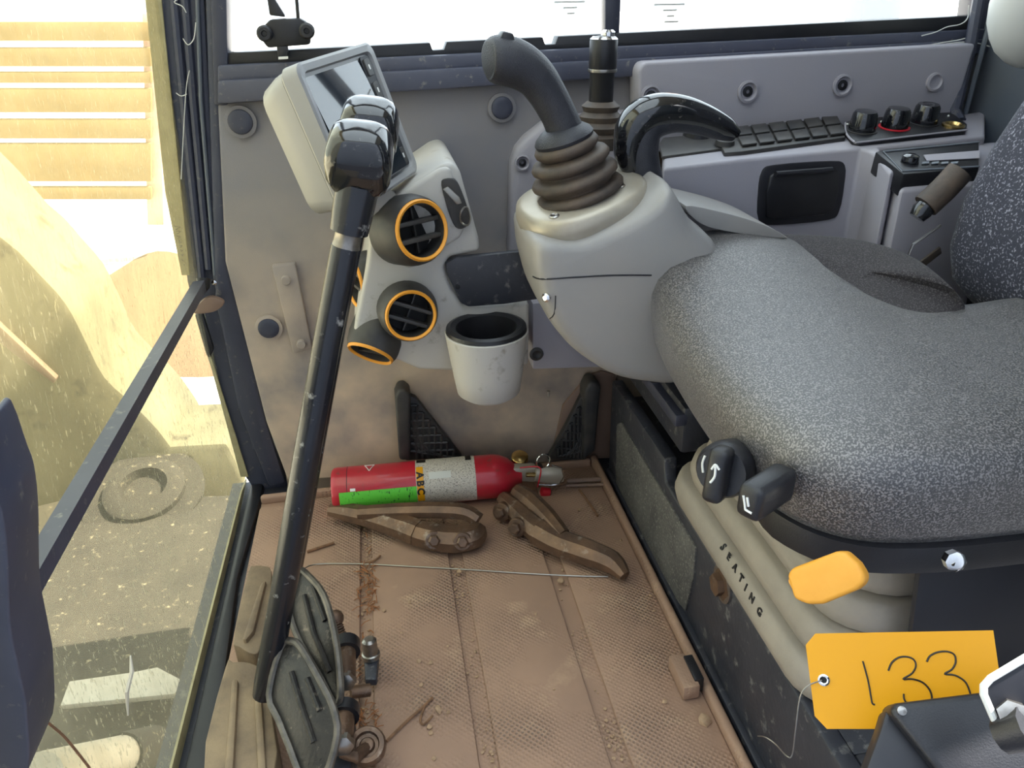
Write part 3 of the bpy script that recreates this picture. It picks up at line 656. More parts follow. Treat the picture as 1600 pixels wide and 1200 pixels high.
part('edge', MB().tube([PP(u, v, gp, gn) for u, v in [(1642, 1004), (1580, 1041), (1548, 1060), (1537, 1072), (1537, 1085), (1545, 1104), (1560, 1138)]], .0022, 8), K['pale'], br)
part('bolt', MB().lathe([(.008, -.002), (.008, .006), (.004, .008)], PP(1580, 1113, gp, gn), Vector((-.5, -.6, .5)), 6), K['steel'], br)
part('knob', MB().tube([PP(1566, 1150, gp, gn), PP(1600, 1125, gp, gn)+gn*.01], [.010, .012], 10), K['black'], br)

# =================================================================== SIDE SHELF WITH SWITCHES
sh = thing('side_console', 'mauve grey moulded side console with switch keys and three knobs', 'console', (.6, 1.1, .3))
SH_N = Vector((0, -.132, .991)); SH_P = P(1200, 198, y=1.15)
s_top = lambda u, v, l=0: PP(u, v, SH_P+SH_N*l, SH_N)
tpx = [(1036, 232), (1036, 264), (1160, 249), (1345, 231), (1364, 238), (1390, 270), (1400, 268), (1374, 230), (1540, 213), (1540, 172), (1490, 180)]
Tf = [s_top(u, v) for u, v in tpx]
b = MB(); b.prism([Vector((p.x, p.y, p.z)) for p in Tf], (0, 0, -.32), .007, 3)
body = part('body', b, K['wallup'], sh)
part('radio_shelf', MB().prism([s_top(u, v, -.012) for u, v in [(1376, 236), (1560, 220), (1560, 283), (1408, 296)]], (0, 0, -.30), .006, 3), K['wallup'], sh)
# switch keys, two rows
kbp = [(1124, 222), (1140, 200), (1306, 181), (1320, 196), (1322, 214), (1160, 236), (1132, 238)]
part('switch_bank', MB().prism([s_top(u, v, .006) for u, v in kbp], SH_N*-.010, .003), K['vent'], sh)
for rrow in range(2):
    for c_ in range(6):
        t0, t1 = c_/6+.012, (c_+1)/6-.012
        def q(t, s):   # t along, s across (0 back, 1 front)
            a = Vector((1142+(1308-1142)*t, 200+(181-200)*t)); bq = Vector((1158+(1324-1158)*t, 231+(211-231)*t)); w_ = a+(bq-a)*s; return s_top(w_.x, w_.y, .007)
        s0, s1 = (.06, .47) if rrow == 0 else (.55, .96)
        part('switch_key', MB().prism([q(t0, s0), q(t1, s0), q(t1, s1), q(t0, s1)], SH_N*.0035, .0012), K['vent'], sh)
part('dial', MB().lathe([(.014, 0), (.013, .007), (.010, .009)], s_top(1132, 226, .005), SH_N, 18), K['vent'], sh)
# blank switch tray behind the arched handle
part('switch_bank', MB().prism([s_top(u, v, .004) for u, v in [(1030, 222), (1036, 214), (1128, 206), (1142, 222), (1140, 230), (1034, 244)]], SH_N*-.006, .003), K['vent'], sh)
part('dial', MB().lathe([(.022, 0), (.020, .008), (.012, .010)], s_top(1090, 212, .003), SH_N, 20), K['black'], sh)
# knob panel
kpp = [(1321, 190), (1330, 186), (1484, 172), (1512, 193), (1510, 203), (1345, 221), (1333, 219), (1322, 206)]
kpan = part('knob_panel', MB().prism([s_top(u, v, .007) for u, v in kpp], SH_N*-.014, .003), K['black'], sh)
part('panel_rim', MB().tube(catmull([s_top(u, v, .008) for u, v in [(1321, 192), (1322, 208), (1334, 221), (1346, 222), (1430, 212), (1511, 203)]], 3), .0015, 6), K['wallup'], sh)
for u, v, c_ in [(1346, 204, None), (1397, 199, 'red'), (1443, 192, None)]:
    o_ = s_top(u, v, .007)
    kn = part('knob', MB().lathe([(.0195, 0), (.0195, .004), (.0175, .024), (.0150, .028), (.008, .0285)], o_, SH_N, 20), K['gloss'], sh)
    part('knob_ring', MB().lathe([(.0225, 0), (.0225, .0012), (.020, .0014)], o_, SH_N, 24), K['redplastic'] if c_ else K['vent'], kn)
for u, v in [(1365, 181), (1366, 201), (1324, 194), (1377, 190), (1462, 193), (1482, 181)]:
    part('tick_mark', MB().ball(s_top(u, v, .008), .0018, 1), K['white'], sh)
part('power_socket', MB().lathe([(.016, 0), (.016, .003), (.012, .004), (.010, .001), (.009, 0)], s_top(1489, 197, .007), SH_N, 22), K['brass'], sh)
# recessed tray with a dark lid in the front face
TB = bvh(body)
fa_, fb_ = s_top(1160, 249), s_top(1345, 231); fnr = (fb_-fa_).cross(Vector((0, 0, 1))).normalized()
if fnr.y > 0: fnr = -fnr
fq = lambda u, v, l=0: PP(u, v, fa_+fnr*l, fnr)
op = catmull([Vector((u, v, 0)) for u, v in [(1187, 345), (1186, 300), (1192, 268), (1212, 258), (1300, 252), (1321, 258), (1320, 290), (1312, 330), (1295, 344), (1215, 352)]], 3, True)
part('tray_surround', MB().prism([fq(p.x, p.y, .003) for p in op], fnr*-.006, .002), K['seatside'], sh)
part('tray_lid', MB().prism([fq(u, v, .006) for u, v in [(1198, 340), (1198, 300), (1204, 276), (1212, 270), (1300, 262), (1312, 268), (1311, 300), (1304, 328), (1290, 336), (1212, 344)]], fnr*-.008, .003), K['black'], sh)
part('tray_bar', MB().tube([fq(1212, 272, .009), fq(1300, 265, .009)], .004, 8), K['seatside'], sh)
# radio
rd = thing('radio', 'black radio with a round dial set in the side console', 'radio', P(1440, 262, y=1.02))
rn = SH_N.copy(); rp = s_top(1415, 270, .004)
rq = lambda u, v, l=0: PP(u, v, rp+rn*l, rn)
part('housing', MB().prism([rq(u, v, .002) for u, v in [(1368, 237), (1385, 232), (1530, 220), (1530, 262), (1412, 272)]], rn*-.03, .002), K['black'], rd)
part('trim', MB().tube([rq(u, v, .003) for u, v in [(1530, 222), (1380, 237), (1410, 267), (1530, 260)]], .0013, 6), K['greycol'], rd)
part('display', MB().prism([rq(u, v, .003) for u, v in [(1443, 243), (1530, 236), (1530, 248), (1448, 252)]], rn*.001), K['wallup'], rd)
part('dial', MB().lathe([(.0115, 0), (.0105, .009), (.007, .011)], rq(1421, 254, .002), rn, 18), K['gloss'], rd)
for k in range(4): part('button', MB().prism([rq(1440+k*15+a, v, .003) for a, v in [(0, 257), (11, 256), (12, 253), (1, 254)]], rn*.001), K['greycol'], rd)

# =================================================================== AUXILIARY LEVER behind the handle
YA = 1.06
al = thing('auxiliary_lever', 'upright black round lever with ring and bellows boot by the window', 'lever', P(938, 225, y=YA))
aa = (P(944, 55, y=YA)-P(936, 215, y=YA)); aL = aa.length
part('boot', MB().lathe([(.036, -.01), (.036, .006), (.030, .010), (.034, .018), (.027, .024), (.029, .031), (.023, .037), (.026, .044), (.019, .050)], P(936, 218, y=YA), aa, 24), K['boot'], al)
part('shaft', MB().lathe([(.0165, 0), (.0165, aL*.66), (.0185, aL*.68), (.0185, aL*.95), (.016, aL*.985), (.006, aL)], P(936, 215, y=YA), aa, 22), K['black'], al)
part('ring', MB().lathe([(.0192, aL*.655), (.0196, aL*.67), (.0192, aL*.685)], P(936, 215, y=YA), aa, 22), K['steel'], al)
part('cap_ring', MB().lathe([(.0175, aL*.955), (.0185, aL*.965), (.0150, aL*.99), (.012, aL*.985)], P(936, 215, y=YA), aa, 22), K['chrome'], al)
part('button', MB().lathe([(.0095, 0), (.0095, .006), (.006, .009)], P(950, 58, y=YA), aa, 16), K['chrome'], al)

# =================================================================== JOYSTICK POD
pod = thing('joystick_console', 'smooth grey joystick pod with silver top plate beside the seat', 'console', P(1000, 590, y=.92))
og = [(830, 366), (826, 400), (832, 432), (846, 478), (872, 520), (905, 551), (950, 577), (1000, 588), (1050, 590), (1078, 570), (1092, 500), (1100, 430), (1112, 380), (1100, 360), (1072, 335), (1052, 300), (1036, 280), (1016, 298), (988, 320), (935, 346), (885, 364)]
og = catmull([P(u, v, y=.86) for u, v in og], 4, True)
cc = P(980, 450, y=.86)
rings = []
for y, s_ in [(.825, .80), (.828, .90), (.836, .955), (.850, .985), (.87, 1.0), (.92, 1.0), (.96, .99), (.985, .96), (.992, .90)]:
    rings.append([Vector((cc.x+(p.x-cc.x)*s_, y, cc.z+(p.z-cc.z)*s_)) for p in og])
pb = part('shell', MB().loft(rings), K['pod'], pod, sharp=55)
TP = bvh(pb)
def pod_line(pts, r, n=5, lift=.0):
    q = [hit(TP, p.x, p.y, lift) for p in catmull([Vector((u, v, 0)) for u, v in pts], n)]
    return [x for x in q if x is not None]
sl = pod_line([(833, 432), (848, 436), (900, 433), (960, 430), (1018, 430)], .001)
part('seam', MB().tube(sl, .0011, 6), K['seatside'], pod)
h = hit(TP, 856, 464, .0)
part('bolt', MB().lathe([(.0055, -.002), (.0055, .005), (.003, .007)], h, (-.7, -.7, .1), 12), K['chrome'], pod)
part('seam', MB().tube(pod_line([(868, 462), (866, 490), (856, 500)], .001, 3), .0008, 6), K['seatside'], pod)
# tray along the armrest
tr_ = catmull([P(u, v, y=.875) for u, v in [(1072, 322), (1130, 332), (1190, 350), (1226, 368), (1222, 372), (1150, 364), (1096, 350)]], 4, True)
part('arm_tray', MB().prism(tr_, (0, .11, 0), .005, 3), K['pod'], pod)
# silver plate: tilted rounded oval
yb = .905
pc = P(908, 310, y=yb); pxa = (P(992, 288, y=yb+.02)-P(836, 352, y=yb-.01)).normalized()
JN = Vector((-.22, -.16, .96)); JN = (JN-pxa*JN.dot(pxa)).normalized(); pya = JN.cross(pxa)
def oval(a, b_, h_, n=40, e=2.6):
    out = []
    for k in range(n):
        t = 2*math.pi*k/n; c_, s_ = math.cos(t), math.sin(t)
        out.append(pc + pxa*a*math.copysign(abs(c_)**(2/e), c_) + pya*b_*math.copysign(abs(s_)**(2/e), s_) + JN*h_)
    return out
tpl = part('top_plate', MB().loft([oval(.078, .066, -.03), oval(.080, .070, -.006), oval(.077, .067, .006), oval(.070, .060, .010), oval(.05, .045, .011)]), K['silver'], pod, 'silver joystick plate', sharp=50)
TT = bvh(tpl)
for u, v in [(866, 338), (969, 291)]:
    h = hit(TT, u, v, 0)
    if h is not None: part('screw', MB().lathe([(.006, -.002), (.006, .001), (.0045, .002), (.002, .0005)], h, JN, 14), K['steel'], pod)

# ---- joystick
js = thing('joystick', 'black grained joystick with thumb switch and pleated rubber boot', 'joystick', pc)
YJ = yb
jb, jt = P(908, 312, y=YJ), P(880, 212, y=YJ)
ja = jt-jb; jl = ja.length
prof = [(.056, -.006), (.052, 0)]
for i, (r_, t) in enumerate([(.054, .10), (.052, .34), (.047, .58), (.038, .80)]):
    prof += [(r_*.84, (t-.07)*jl), (r_, (t+.0)*jl), (r_*1.02, (t+.05)*jl), (r_*.95, (t+.11)*jl), (r_*.80, (t+.13)*jl)]
part('boot', MB().lathe(prof, jb, ja, 32), K['boot'], js, 'dusty pleated rubber boot', sharp=60)
part('collar', MB().lathe([(.034, .92*jl), (.0355, .97*jl), (.033, 1.03*jl), (.026, 1.10*jl), (.02, 1.14*jl)], jb, ja, 28), K['grain'], js)
gp_ = [(884, 206), (872, 178), (856, 148), (838, 122), (818, 106), (798, 97), (778, 93), (766, 92), (762, 92)]
gr_ = [.0215, .0205, .0212, .0228, .0248, .0262, .0258, .0230, .017]
path = catmull([P(u, v, y=YJ-.004*i/7) for i, (u, v) in enumerate(gp_)], 4)
rad = []
for i in range(len(gr_)-1): rad += [gr_[i]+(gr_[i+1]-gr_[i])*k/4 for k in range(4)]
rad.append(gr_[-1])
part('grip', MB().tube(path, rad, 20, upv=(1, 0, .3)), K['grain'], js, sharp=60)
part('thumb_switch', MB().prism([P(u, v, y=YJ-.016) for u, v in [(778, 68), (786, 48), (803, 52), (808, 74), (800, 84)]], (0, .026, 0), .003), K['black'], js)
part('button', MB().lathe([(.008, -.004), (.008, .004), (.005, .007)], P(821, 80, y=YJ-.008), (.5, -.2, .8), 16), K['black'], js)

# ---- arched glossy handle
ah = thing('arched_handle', 'glossy black arched handle rising from the joystick pod', 'handle', P(1005, 290, y=.93))
YH = .93
ap = [(1010, 292), (1003, 262), (1000, 232), (1006, 206), (1024, 190), (1056, 184), (1090, 190), (1122, 202), (1146, 211)]
ar_ = [.022, .022, .0225, .022, .0195, .0175, .0155, .0125, .008]
path = catmull([P(u, v, y=YH) for u, v in ap], 4); rad = []
for i in range(len(ar_)-1): rad += [ar_[i]+(ar_[i+1]-ar_[i])*k/4 for k in range(4)]
rad.append(ar_[-1])
part('grip', MB().tube(path, rad, 20, flat=1.1, upv=(-1, 0, 0)), K['grain'], ah, sharp=60)
ap = [(986, 268), (980, 238), (986, 204), (1004, 182), (1034, 172), (1070, 174), (1104, 184), (1134, 198), (1152, 209)]
ar_ = [.012, .0165, .020, .021, .020, .018, .015, .012, .006]
path = catmull([P(u, v, y=YH-.004) for u, v in ap], 4); rad = []
for i in range(len(ar_)-1): rad += [ar_[i]+(ar_[i+1]-ar_[i])*k/4 for k in range(4)]
rad.append(ar_[-1])
part('gloss_cover', MB().tube(path, rad, 20, flat=1.15, upv=(-1, 0, 0)), K['gloss'], ah, 'glossy black top cover', sharp=60)

# =================================================================== AIR CONDITIONING CONSOLE
ac = thing('vent_console', 'dusty grey console with orange ringed air vents below the monitor', 'console', P(700, 580, y=1.08))
YC = 1.01
cp = [(596, 318), (640, 290), (690, 256), (706, 254), (718, 264), (748, 372), (750, 392), (702, 402), (694, 418), (706, 452), (726, 482), (828, 474), (826, 572), (720, 581), (655, 578), (612, 560), (575, 545), (552, 520), (562, 470), (574, 410), (580, 350)]
acb = part('body', MB().prism([P(u, v, y=YC) for u, v in cp], (0, .19, 0), .014, 4), K['cons'], ac)
part('ridge', MB().prism([P(u, v, y=YC-.006) for u, v in [(600, 318), (690, 262), (704, 262), (728, 352), (720, 372), (640, 422), (600, 400)]], (0, .02, 0), .010, 3), K['cons'], ac)
part('side_panel', MB().prism([P(u, v, y=1.07) for u, v in [(832, 474), (900, 470), (985, 560), (960, 574), (832, 578)]], (0, .12, 0), .004), K['wallup'], ac)
part('screw', MB().lathe([(.011, 0), (.011, .002), (.007, .003), (.004, .001)], P(838, 553, y=1.069), (0, -1, 0), 18), K['vent'], ac)
def vent(u, v, n, r, roll, y=YC-.004, slats=2):
    n = Vector(n).normalized(); c = P(u, v, y=y)
    hb = part('air_vent', MB().lathe([(r*1.16, -.045), (r*1.18, -.012), (r*1.10, .004), (r*1.02, .010), (r*.86, .011), (r*.84, -.02), (.001, -.022)], c, n, 32), K['vent'], ac)
    part('orange_ring', MB().lathe([(r*1.0, .009), (r*1.0, .0125), (r*.95, .0145), (r*.87, .0125), (r*.86, .004)], c, n, 36, cap=False), K['orange'], hb)
    part('throat', MB().lathe([(r*.82, -.016), (r*.80, -.018)], c, n, 20), K['dark'], hb)
    a, b_, _ = frame(n); ca, sa = math.cos(roll), math.sin(roll)
    a2 = a*ca+b_*sa; b2 = b_*ca-a*sa
    for k in range(slats):
        off = (k-(slats-1)/2)*r*.56; L = math.sqrt(max(0, (r*.85)**2-off**2))
        part('slat', MB().box(c + b2*off - n*.001, (2*L, r*.15, .016), rot=Matrix((a2, b2, a2.cross(b2))).transposed(), bevel=.0012), K['vent'], hb)
    part('slat_post', MB().box(c - n*.008, (r*.06, r*1.5, .006), rot=Matrix((a2, b2, a2.cross(b2))).transposed()), K['vent'], hb)
    return hb
vent(652, 360, (.50, -.82, .18), .0395, 0, y=YC-.030)
vent(640, 490, (.12, -.95, .10), .0350, math.radians(-24), y=YC-.026)
vent(583, 541, (-.38, -.55, -.62), .034, 0, y=YC+.012)
vent(566, 440, (-.93, -.35, 0), .036, 0, y=YC+.05)
# ignition switch and key
ig = part('ignition_switch', MB().prism(catmull([P(u, v, y=YC-.010) for u, v in [(690, 290), (696, 280), (712, 282), (722, 300), (734, 336), (732, 352), (716, 358), (704, 340)]], 3, True), (0, .016, 0), .004), K['vent'], ac)
part('key', MB().prism([P(u, v, y=YC-.022) for u, v in [(692, 296), (700, 292), (718, 308), (722, 318), (714, 320)]], (0, .004, 0), .001), K['key'], ig)
part('key_ring', MB().tube([P(727, 338, y=YC-.022)+Vector((math.cos(a)*.007, .004*math.sin(a*2), math.sin(a)*.012)) for a in [i*math.pi/8 for i in range(17)]], .0013, 6, cap=False), K['key'], ig)
# blanking plate
part('blank_plate', MB().prism([P(u, v, y=YC-.008-.03*(u-690)/150*0) for u, v in [(696, 412), (712, 403), (800, 394), (838, 392), (842, 468), (788, 476), (732, 480), (720, 474), (698, 428)]], (0, .012, 0), .003), K['dirtblack'], ac, 'scuffed black blanking plate')
part('plate_screw', MB().lathe([(.0035, 0), (.0035, .0015), (.002, .002)], P(715, 448, y=YC-.008), (0, -1, 0), 10), K['dark'], ac)
# cup holder
cu = P(760, 517, y=.965); rc = .056
ch_ = part('cup_holder', MB().lathe([(rc*.62, -.098), (rc*.80, -.090), (rc*.88, -.06), (rc*1.0, -.008), (rc*1.02, 0), (rc*.95, .003), (rc*.78, .001), (rc*.72, -.07), (.001, -.072)], cu, (0, 0, 1), 36), K['cons'], ac, sharp=50)
part('rubber_rim', MB().lathe([(rc*1.0, .002), (rc*.98, .007), (rc*.88, .009), (rc*.75, .006), (rc*.72, -.012), (rc*.70, -.066), (.001, -.067)], cu, (0, 0, 1), 36, cap=False), K['black'], ch_)
for u, v in [(764, 617), (857, 615)]:
    part('clip_pin', MB().tube([P(u, v-4, y=YW-.012), P(u, v+5, y=YW-.012)], [.003, .0016], 8), K['silver'], wl)

# =================================================================== MONITOR
mn = thing('monitor', 'grey monitor with glossy screen and side buttons in front of the window', 'monitor', (-.06, 1.0, .56))
mc = Vector((-.0154, .98, .6647)); Nn = Vector((.8412, -.4553, .2916)); Wd = Vector((.4567, .887, .0677)); Hd = Vector((-.2895, .0762, .9541))
def mrect(hw, hh, d, r=.012, n=5, ox=0, oy=0, tilt=0):
    out = []
    for sx, sy, a0 in ((1, 1, 0), (-1, 1, 90), (-1, -1, 180), (1, -1, 270)):
        for k in range(n):
            a = math.radians(a0+90*k/(n-1))
            out.append(mc + Wd*(ox+sx*(hw-r)+r*math.cos(a)) + Hd*(oy+sy*(hh-r)+r*math.sin(a)) + Nn*(d - tilt*(oy+sy*(hh-r)+r*math.sin(a))))
    return out
HW, HH = .0905, .0835
part('housing', MB().loft([mrect(HW*.70, HH*.76, -.078, .02, oy=-.006), mrect(HW*.84, HH*.90, -.070, .022, oy=-.004), mrect(HW*.90, HH*.95, -.045, .02), mrect(HW*.94, HH*.97, -.028, .016), mrect(HW*.94, HH*.97, -.024, .014)]), K['mon'], mn, sharp=50)
part('bezel', MB().loft([mrect(HW*.955, HH*.98, -.0265, .014), mrect(HW, HH, -.022, .013), mrect(HW, HH, -.002, .013), mrect(HW-.003, HH-.003, .0, .011), mrect(HW-.010, HH-.010, -.001, .009), mrect(HW-.012, HH-.012, -.006, .008)]), K['mon'], mn)
part('seam', MB().loft([mrect(HW*.946, HH*.974, -.0275, .014), mrect(HW*.946, HH*.974, -.0245, .014)]), K['seatside'], mn)
part('screen', MB().loft([mrect(HW-.026, HH-.016, -.0065, .003, 3, ox=-.012), mrect(HW-.026, HH-.016, -.0005, .003, 3, ox=-.012, tilt=.075)]), K['screen'], mn)
part('button_strip', MB().loft([mrect(.0115, HH-.014, -.0065, .003, 3, ox=HW-.026), mrect(.0115, HH-.014, -.0035, .003, 3, ox=HW-.026)]), K['seatside'], mn)
for k in range(5):
    oy = .056-.028*k
    bt = part('button', MB().loft([mrect(.0075, .0105, -.004, .002, 3, ox=HW-.026, oy=oy), mrect(.0068, .0098, -.0015, .002, 3, ox=HW-.026, oy=oy)]), K['vent'], mn)
    part('button_mark', MB().loft([mrect(.0016, .003, -.0016, .0008, 3, ox=HW-.026, oy=oy), mrect(.0016, .003, -.0011, .0008, 3, ox=HW-.026, oy=oy)]), K['white'], bt)
part('mount_arm', MB().tube([mc-Nn*.05-Hd*.06, mc-Nn*.055-Hd*.10+Vector((.03, .02, 0)), P(640, 330, y=1.08)], .024, 12), K['cons'], mn)

# =================================================================== TRAVEL LEVERS AND PEDALS
tl = thing('travel_lever', 'black steel travel lever with square glossy knob, chipped near the foot', 'lever', P(416, 1082, y=.665))
lp = [(412, 1086), (418, 1060), (440, 940), (478, 720), (512, 530), (540, 385)]
ly = [.665, .667, .67, .675, .68, .685]
path = [P(u, v, y=y) for (u, v), y in zip(lp, ly)]
K['shaft'] = mat('painted black tube', (20, 22, 28), .25, c2=(30, 31, 38), amt=.4, scale=10, coat=.15, c3=(150, 148, 142), s3=70, a3=.02)
part('shaft', MB().tube(path, [.0125, .0145, .014, .0135, .013, .013], 18), K['shaft'], tl)
ldir = (path[-1]-path[-2]).normalized()
c0 = P(541, 384, y=.685)
part('worn_band', MB().lathe([(.0128, -.001), (.0122, .002), (.0118, .012), (.0128, .014)], c0, ldir, 18), K['steel'], tl)
part('sleeve', MB().lathe([(.0145, .012), (.0170, .013), (.0182, .03), (.0188, .055)], c0, ldir, 22), K['shaft'], tl)
kc_ = P(562, 252, y=.69)
def kring(h_, hx, hy, r, off=(0, 0)):
    up_ = Vector((.10, -.36, .92)).normalized(); xa = Vector((1, -.15, 0)); xa = (xa-up_*xa.dot(up_)).normalized(); ya = up_.cross(xa)
    out = []
    for sx, sy, a0 in ((1, 1, 0), (-1, 1, 90), (-1, -1, 180), (1, -1, 270)):
        for k in range(5):
            a = math.radians(a0+22.5*k)
            out.append(kc_ + xa*(sx*(hx-r)+r*math.cos(a)+off[0]) + ya*(sy*(hy-r)+r*math.sin(a)+off[1]) + up_*h_)
    return out
part('knob', MB().loft([kring(-.026, .018, .018, .012), kring(-.020, .024, .022, .012), kring(-.010, .0275, .025, .012), kring(.006, .0285, .026, .012), kring(.018, .0265, .025, .012), kring(.027, .0225, .021, .012), kring(.031, .016, .015, .009), kring(.0325, .006, .006, .004)]), K['gloss'], tl, sharp=60)
off = P(577, 207, y=.80)-P(562, 252, y=.69)
t2 = copy_tree(tl, off); t2['label'] = 'second black travel lever mostly hidden behind the chipped lever'

K['pedrim'] = mat('worn pedal edge', (120, 112, 100), .4, metal=.4, c2=(60, 58, 56), amt=.45, scale=40)
def pedal(outl, pc_, n, label, tilt):
    n = Vector(n).normalized(); pt = P(*pc_[:2], y=pc_[2])
    o = thing('foot_pedal', label, 'pedal', pt)
    q = lambda u, v, l=0: PP(u, v, pt+n*l, n)
    pts = catmull([q(u, v) for u, v in outl], 3, True)
    part('plate', MB().prism(pts, n*-.007, .002), K['pedal'], o)
    part('rim', MB().tube(pts + [pts[0]], .0042, 8), K['pedrim'], o)
    return o, q
pA, qA = pedal([(456, 1002), (440, 1010), (421, 1085), (436, 1125), (452, 1165), (474, 1215), (506, 1215), (527, 1150), (520, 1105), (498, 1060), (470, 1012)], (475, 1110, .60), (-.55, -.55, .62), 'worn black foot pedal with raised edge at the foot of the lever', 0)
pB, qB = pedal([(468, 893), (456, 930), (454, 962), (470, 1005), (502, 1060), (522, 1098), (532, 1088), (530, 1040), (522, 985), (506, 930), (482, 900)], (490, 990, .70), (-.62, -.50, .60), 'worn black foot pedal behind the nearer pedal, with coil spring', 0)
for o, q, pts in ((pA, qA, [(455, 1050), (470, 1100), (490, 1160)]), (pA, qA, [(480, 1060), (500, 1110)]), (pB, qB, [(475, 930), (490, 990), (515, 1050)]), (pB, qB, [(488, 915), (508, 970)])):
    part('tread_rib', MB().tube([q(u, v, .001) for u, v in pts], .0035, 8), K['pedal'], o)
def pivot(o, a, b_, r, m_='rust'):
    part('pivot_pin', MB().tube([a, b_], r, 14), K[m_], o)
pivot(pA, P(536, 1108, z=.085), P(534, 1160, z=.085), .013)
part('pivot_collar', MB().tube([P(537, 1106, z=.085), P(536, 1122, z=.085)], .018, 16), K['black'], pA)
part('pivot_nut', MB().lathe([(.014, 0), (.014, .008), (.008, .012)], P(535, 1158, z=.085), Vector((-.1, -1, .1)), 6), K['steel'], pA)
part('link_arm', MB().tube([P(535, 1175, z=.07), P(556, 1182, z=.07), P(575, 1166, z=.06)], .007, 10), K['rust'], pA)
part('link_eye', MB().lathe([(.019, -.008), (.021, -.004), (.021, .004), (.019, .008), (.014, .008), (.0125, .003), (.009, .003), (.007, .007), (.003, .008)], P(574, 1166, z=.06), (0, -.4, .9), 20), K['rust'], pA)
part('base_block', MB().box(P(520, 1190, z=.03), (.05, .10, .05), bevel=.006), K['dirtblack'], pA)
pivot(pB, P(541, 1008, z=.085), P(540, 1062, z=.085), .012)
part('pivot_collar', MB().tube([P(541, 1004, z=.085), P(541, 1020, z=.085)], .017, 16), K['black'], pB)
part('pivot_nut', MB().lathe([(.013, 0), (.013, .008), (.007, .012)], P(540, 1060, z=.085), Vector((-.1, -1, .1)), 6), K['steel'], pB)
part('link_arm', MB().tube([P(578, 1078, z=.03), P(548, 1082, z=.035)], .008, 10), K['rust'], pB)
part('link_post', MB().prism([P(u, v, z=.03) for u, v in [(568, 1018), (592, 1020), (588, 1062), (570, 1062)]], (0, 0, -.012), .003), K['dirtblack'], pB)
part('stud', MB().lathe([(.012, 0), (.012, .006), (.010, .007), (.0095, .026), (.006, .029)], P(580, 1026, z=.03), (0, .1, 1), 14), K['steel'], pB)
sp2 = [P(522+2*math.cos(i*.9)*1.8+i*.35, 965+i*1.05, z=.10) for i in range(42)]
c1, c2 = P(524, 966, z=.105), P(540, 1010, z=.085); dirv = c2-c1; fa = frame(dirv)
part('coil_spring', MB().tube([c1+dirv*(i/120)+(fa[0]*math.cos(i*.62)+fa[1]*math.sin(i*.62))*.0055 for i in range(121)], .0013, 6), K['rust'], pB)
part('spring_cap', MB().ball(c1, .011, 2), K['rust'], pB)

K['padtop'] = mat('tan worn rubber', (150, 128, 98), .65, c2=(110, 92, 72), amt=.5, scale=20, bump=.4, bscale=260)
def footrest(outl, ribs, z, label):
    o = thing('foot_rest', label, 'foot rest', P(*outl[0], z=0))
    b = MB().prism(catmull([P(u, v, z=z) for u, v in outl], 3, True), (0, 0, -z+.012), .006, 3)
    part('pad', b, K['padtop'], o)
    for r in ribs: part('rib', MB().prism([P(u, v, z=z+.007) for u, v in r], (0, 0, -.012), .003), K['padtop'], o)
    return o
footrest([(388, 893), (398, 884), (412, 884), (424, 892), (420, 940), (408, 1005), (398, 1022), (374, 1010), (365, 995)], [[(407, 910), (416, 906), (396, 985), (384, 1000), (378, 998)]], .055, 'small tan rubber foot rest between windscreen and lever')
footrest([(352, 1042), (364, 1034), (390, 1035), (412, 1050), (420, 1090), (428, 1210), (318, 1215)], [[(362, 1060), (372, 1060), (364, 1205), (350, 1205)], [(396, 1078), (408, 1080), (416, 1205), (402, 1205)]], .06, 'large ribbed tan foot rest below the lever foot')

# =================================================================== TRIANGULAR MESH BRACKETS
def tri(outer, bar, holes, label):
    o = thing('mesh_gusset', label, 'bracket', P(*bar[0], y=YW-.03))
    part('web', MB().prism([P(u, v, y=YW-.022) for u, v in outer], (0, .014, 0), .002), K['meshp'], o)
    part('upright', MB().prism([P(u, v, y=YW-.045) for u, v in bar], (0, .04, 0), .006, 3), K['meshp'], o)
    for a in holes:
        part('strand', MB().tube([P(u, v, y=YW-.025) for u, v in a], .003, 6), K['meshp'], o)
    return o
def strands(A, B, C, n, left):
    # diamond lattice over the triangle A(top) B(bottom at the bar) C(toe)
    out = []
    A, B, C = Vector(A), Vector(B), Vector(C)
    for k in range(1, n):
        t = k/n
        out.append([tuple(A+(B-A)*t), tuple(A+(C-A)*t)])
        out.append([tuple(A+(B-A)*t), tuple(B+(C-B)*min(1, t*1.0))])
        out.append([tuple(A+(C-A)*t), tuple(B+(C-B)*t)])
    return out
tri([(634, 616), (650, 622), (668, 645), (722, 714), (634, 720)], [(617, 622), (622, 610), (632, 608), (642, 616), (641, 720), (624, 720)], strands((642, 622), (642, 716), (718, 714), 8, True), 'black triangular mesh gusset above the extinguisher body')
tri([(918, 604), (912, 612), (884, 668), (856, 718), (916, 720)], [(914, 612), (922, 597), (932, 596), (940, 604), (930, 706), (912, 720)], strands((917, 612), (915, 716), (866, 712), 8, False), 'black triangular mesh gusset beside the seat box')
# worn dark stain around right gusset comes from the panel behind it
wp = part('back_patch', MB().prism([P(u, v, y=YW-.006) for u, v in [(880, 634), (918, 588), (940, 580), (962, 586), (960, 716), (860, 720)]], (0, .008, 0), .002), K['pinkbrown'], wl)

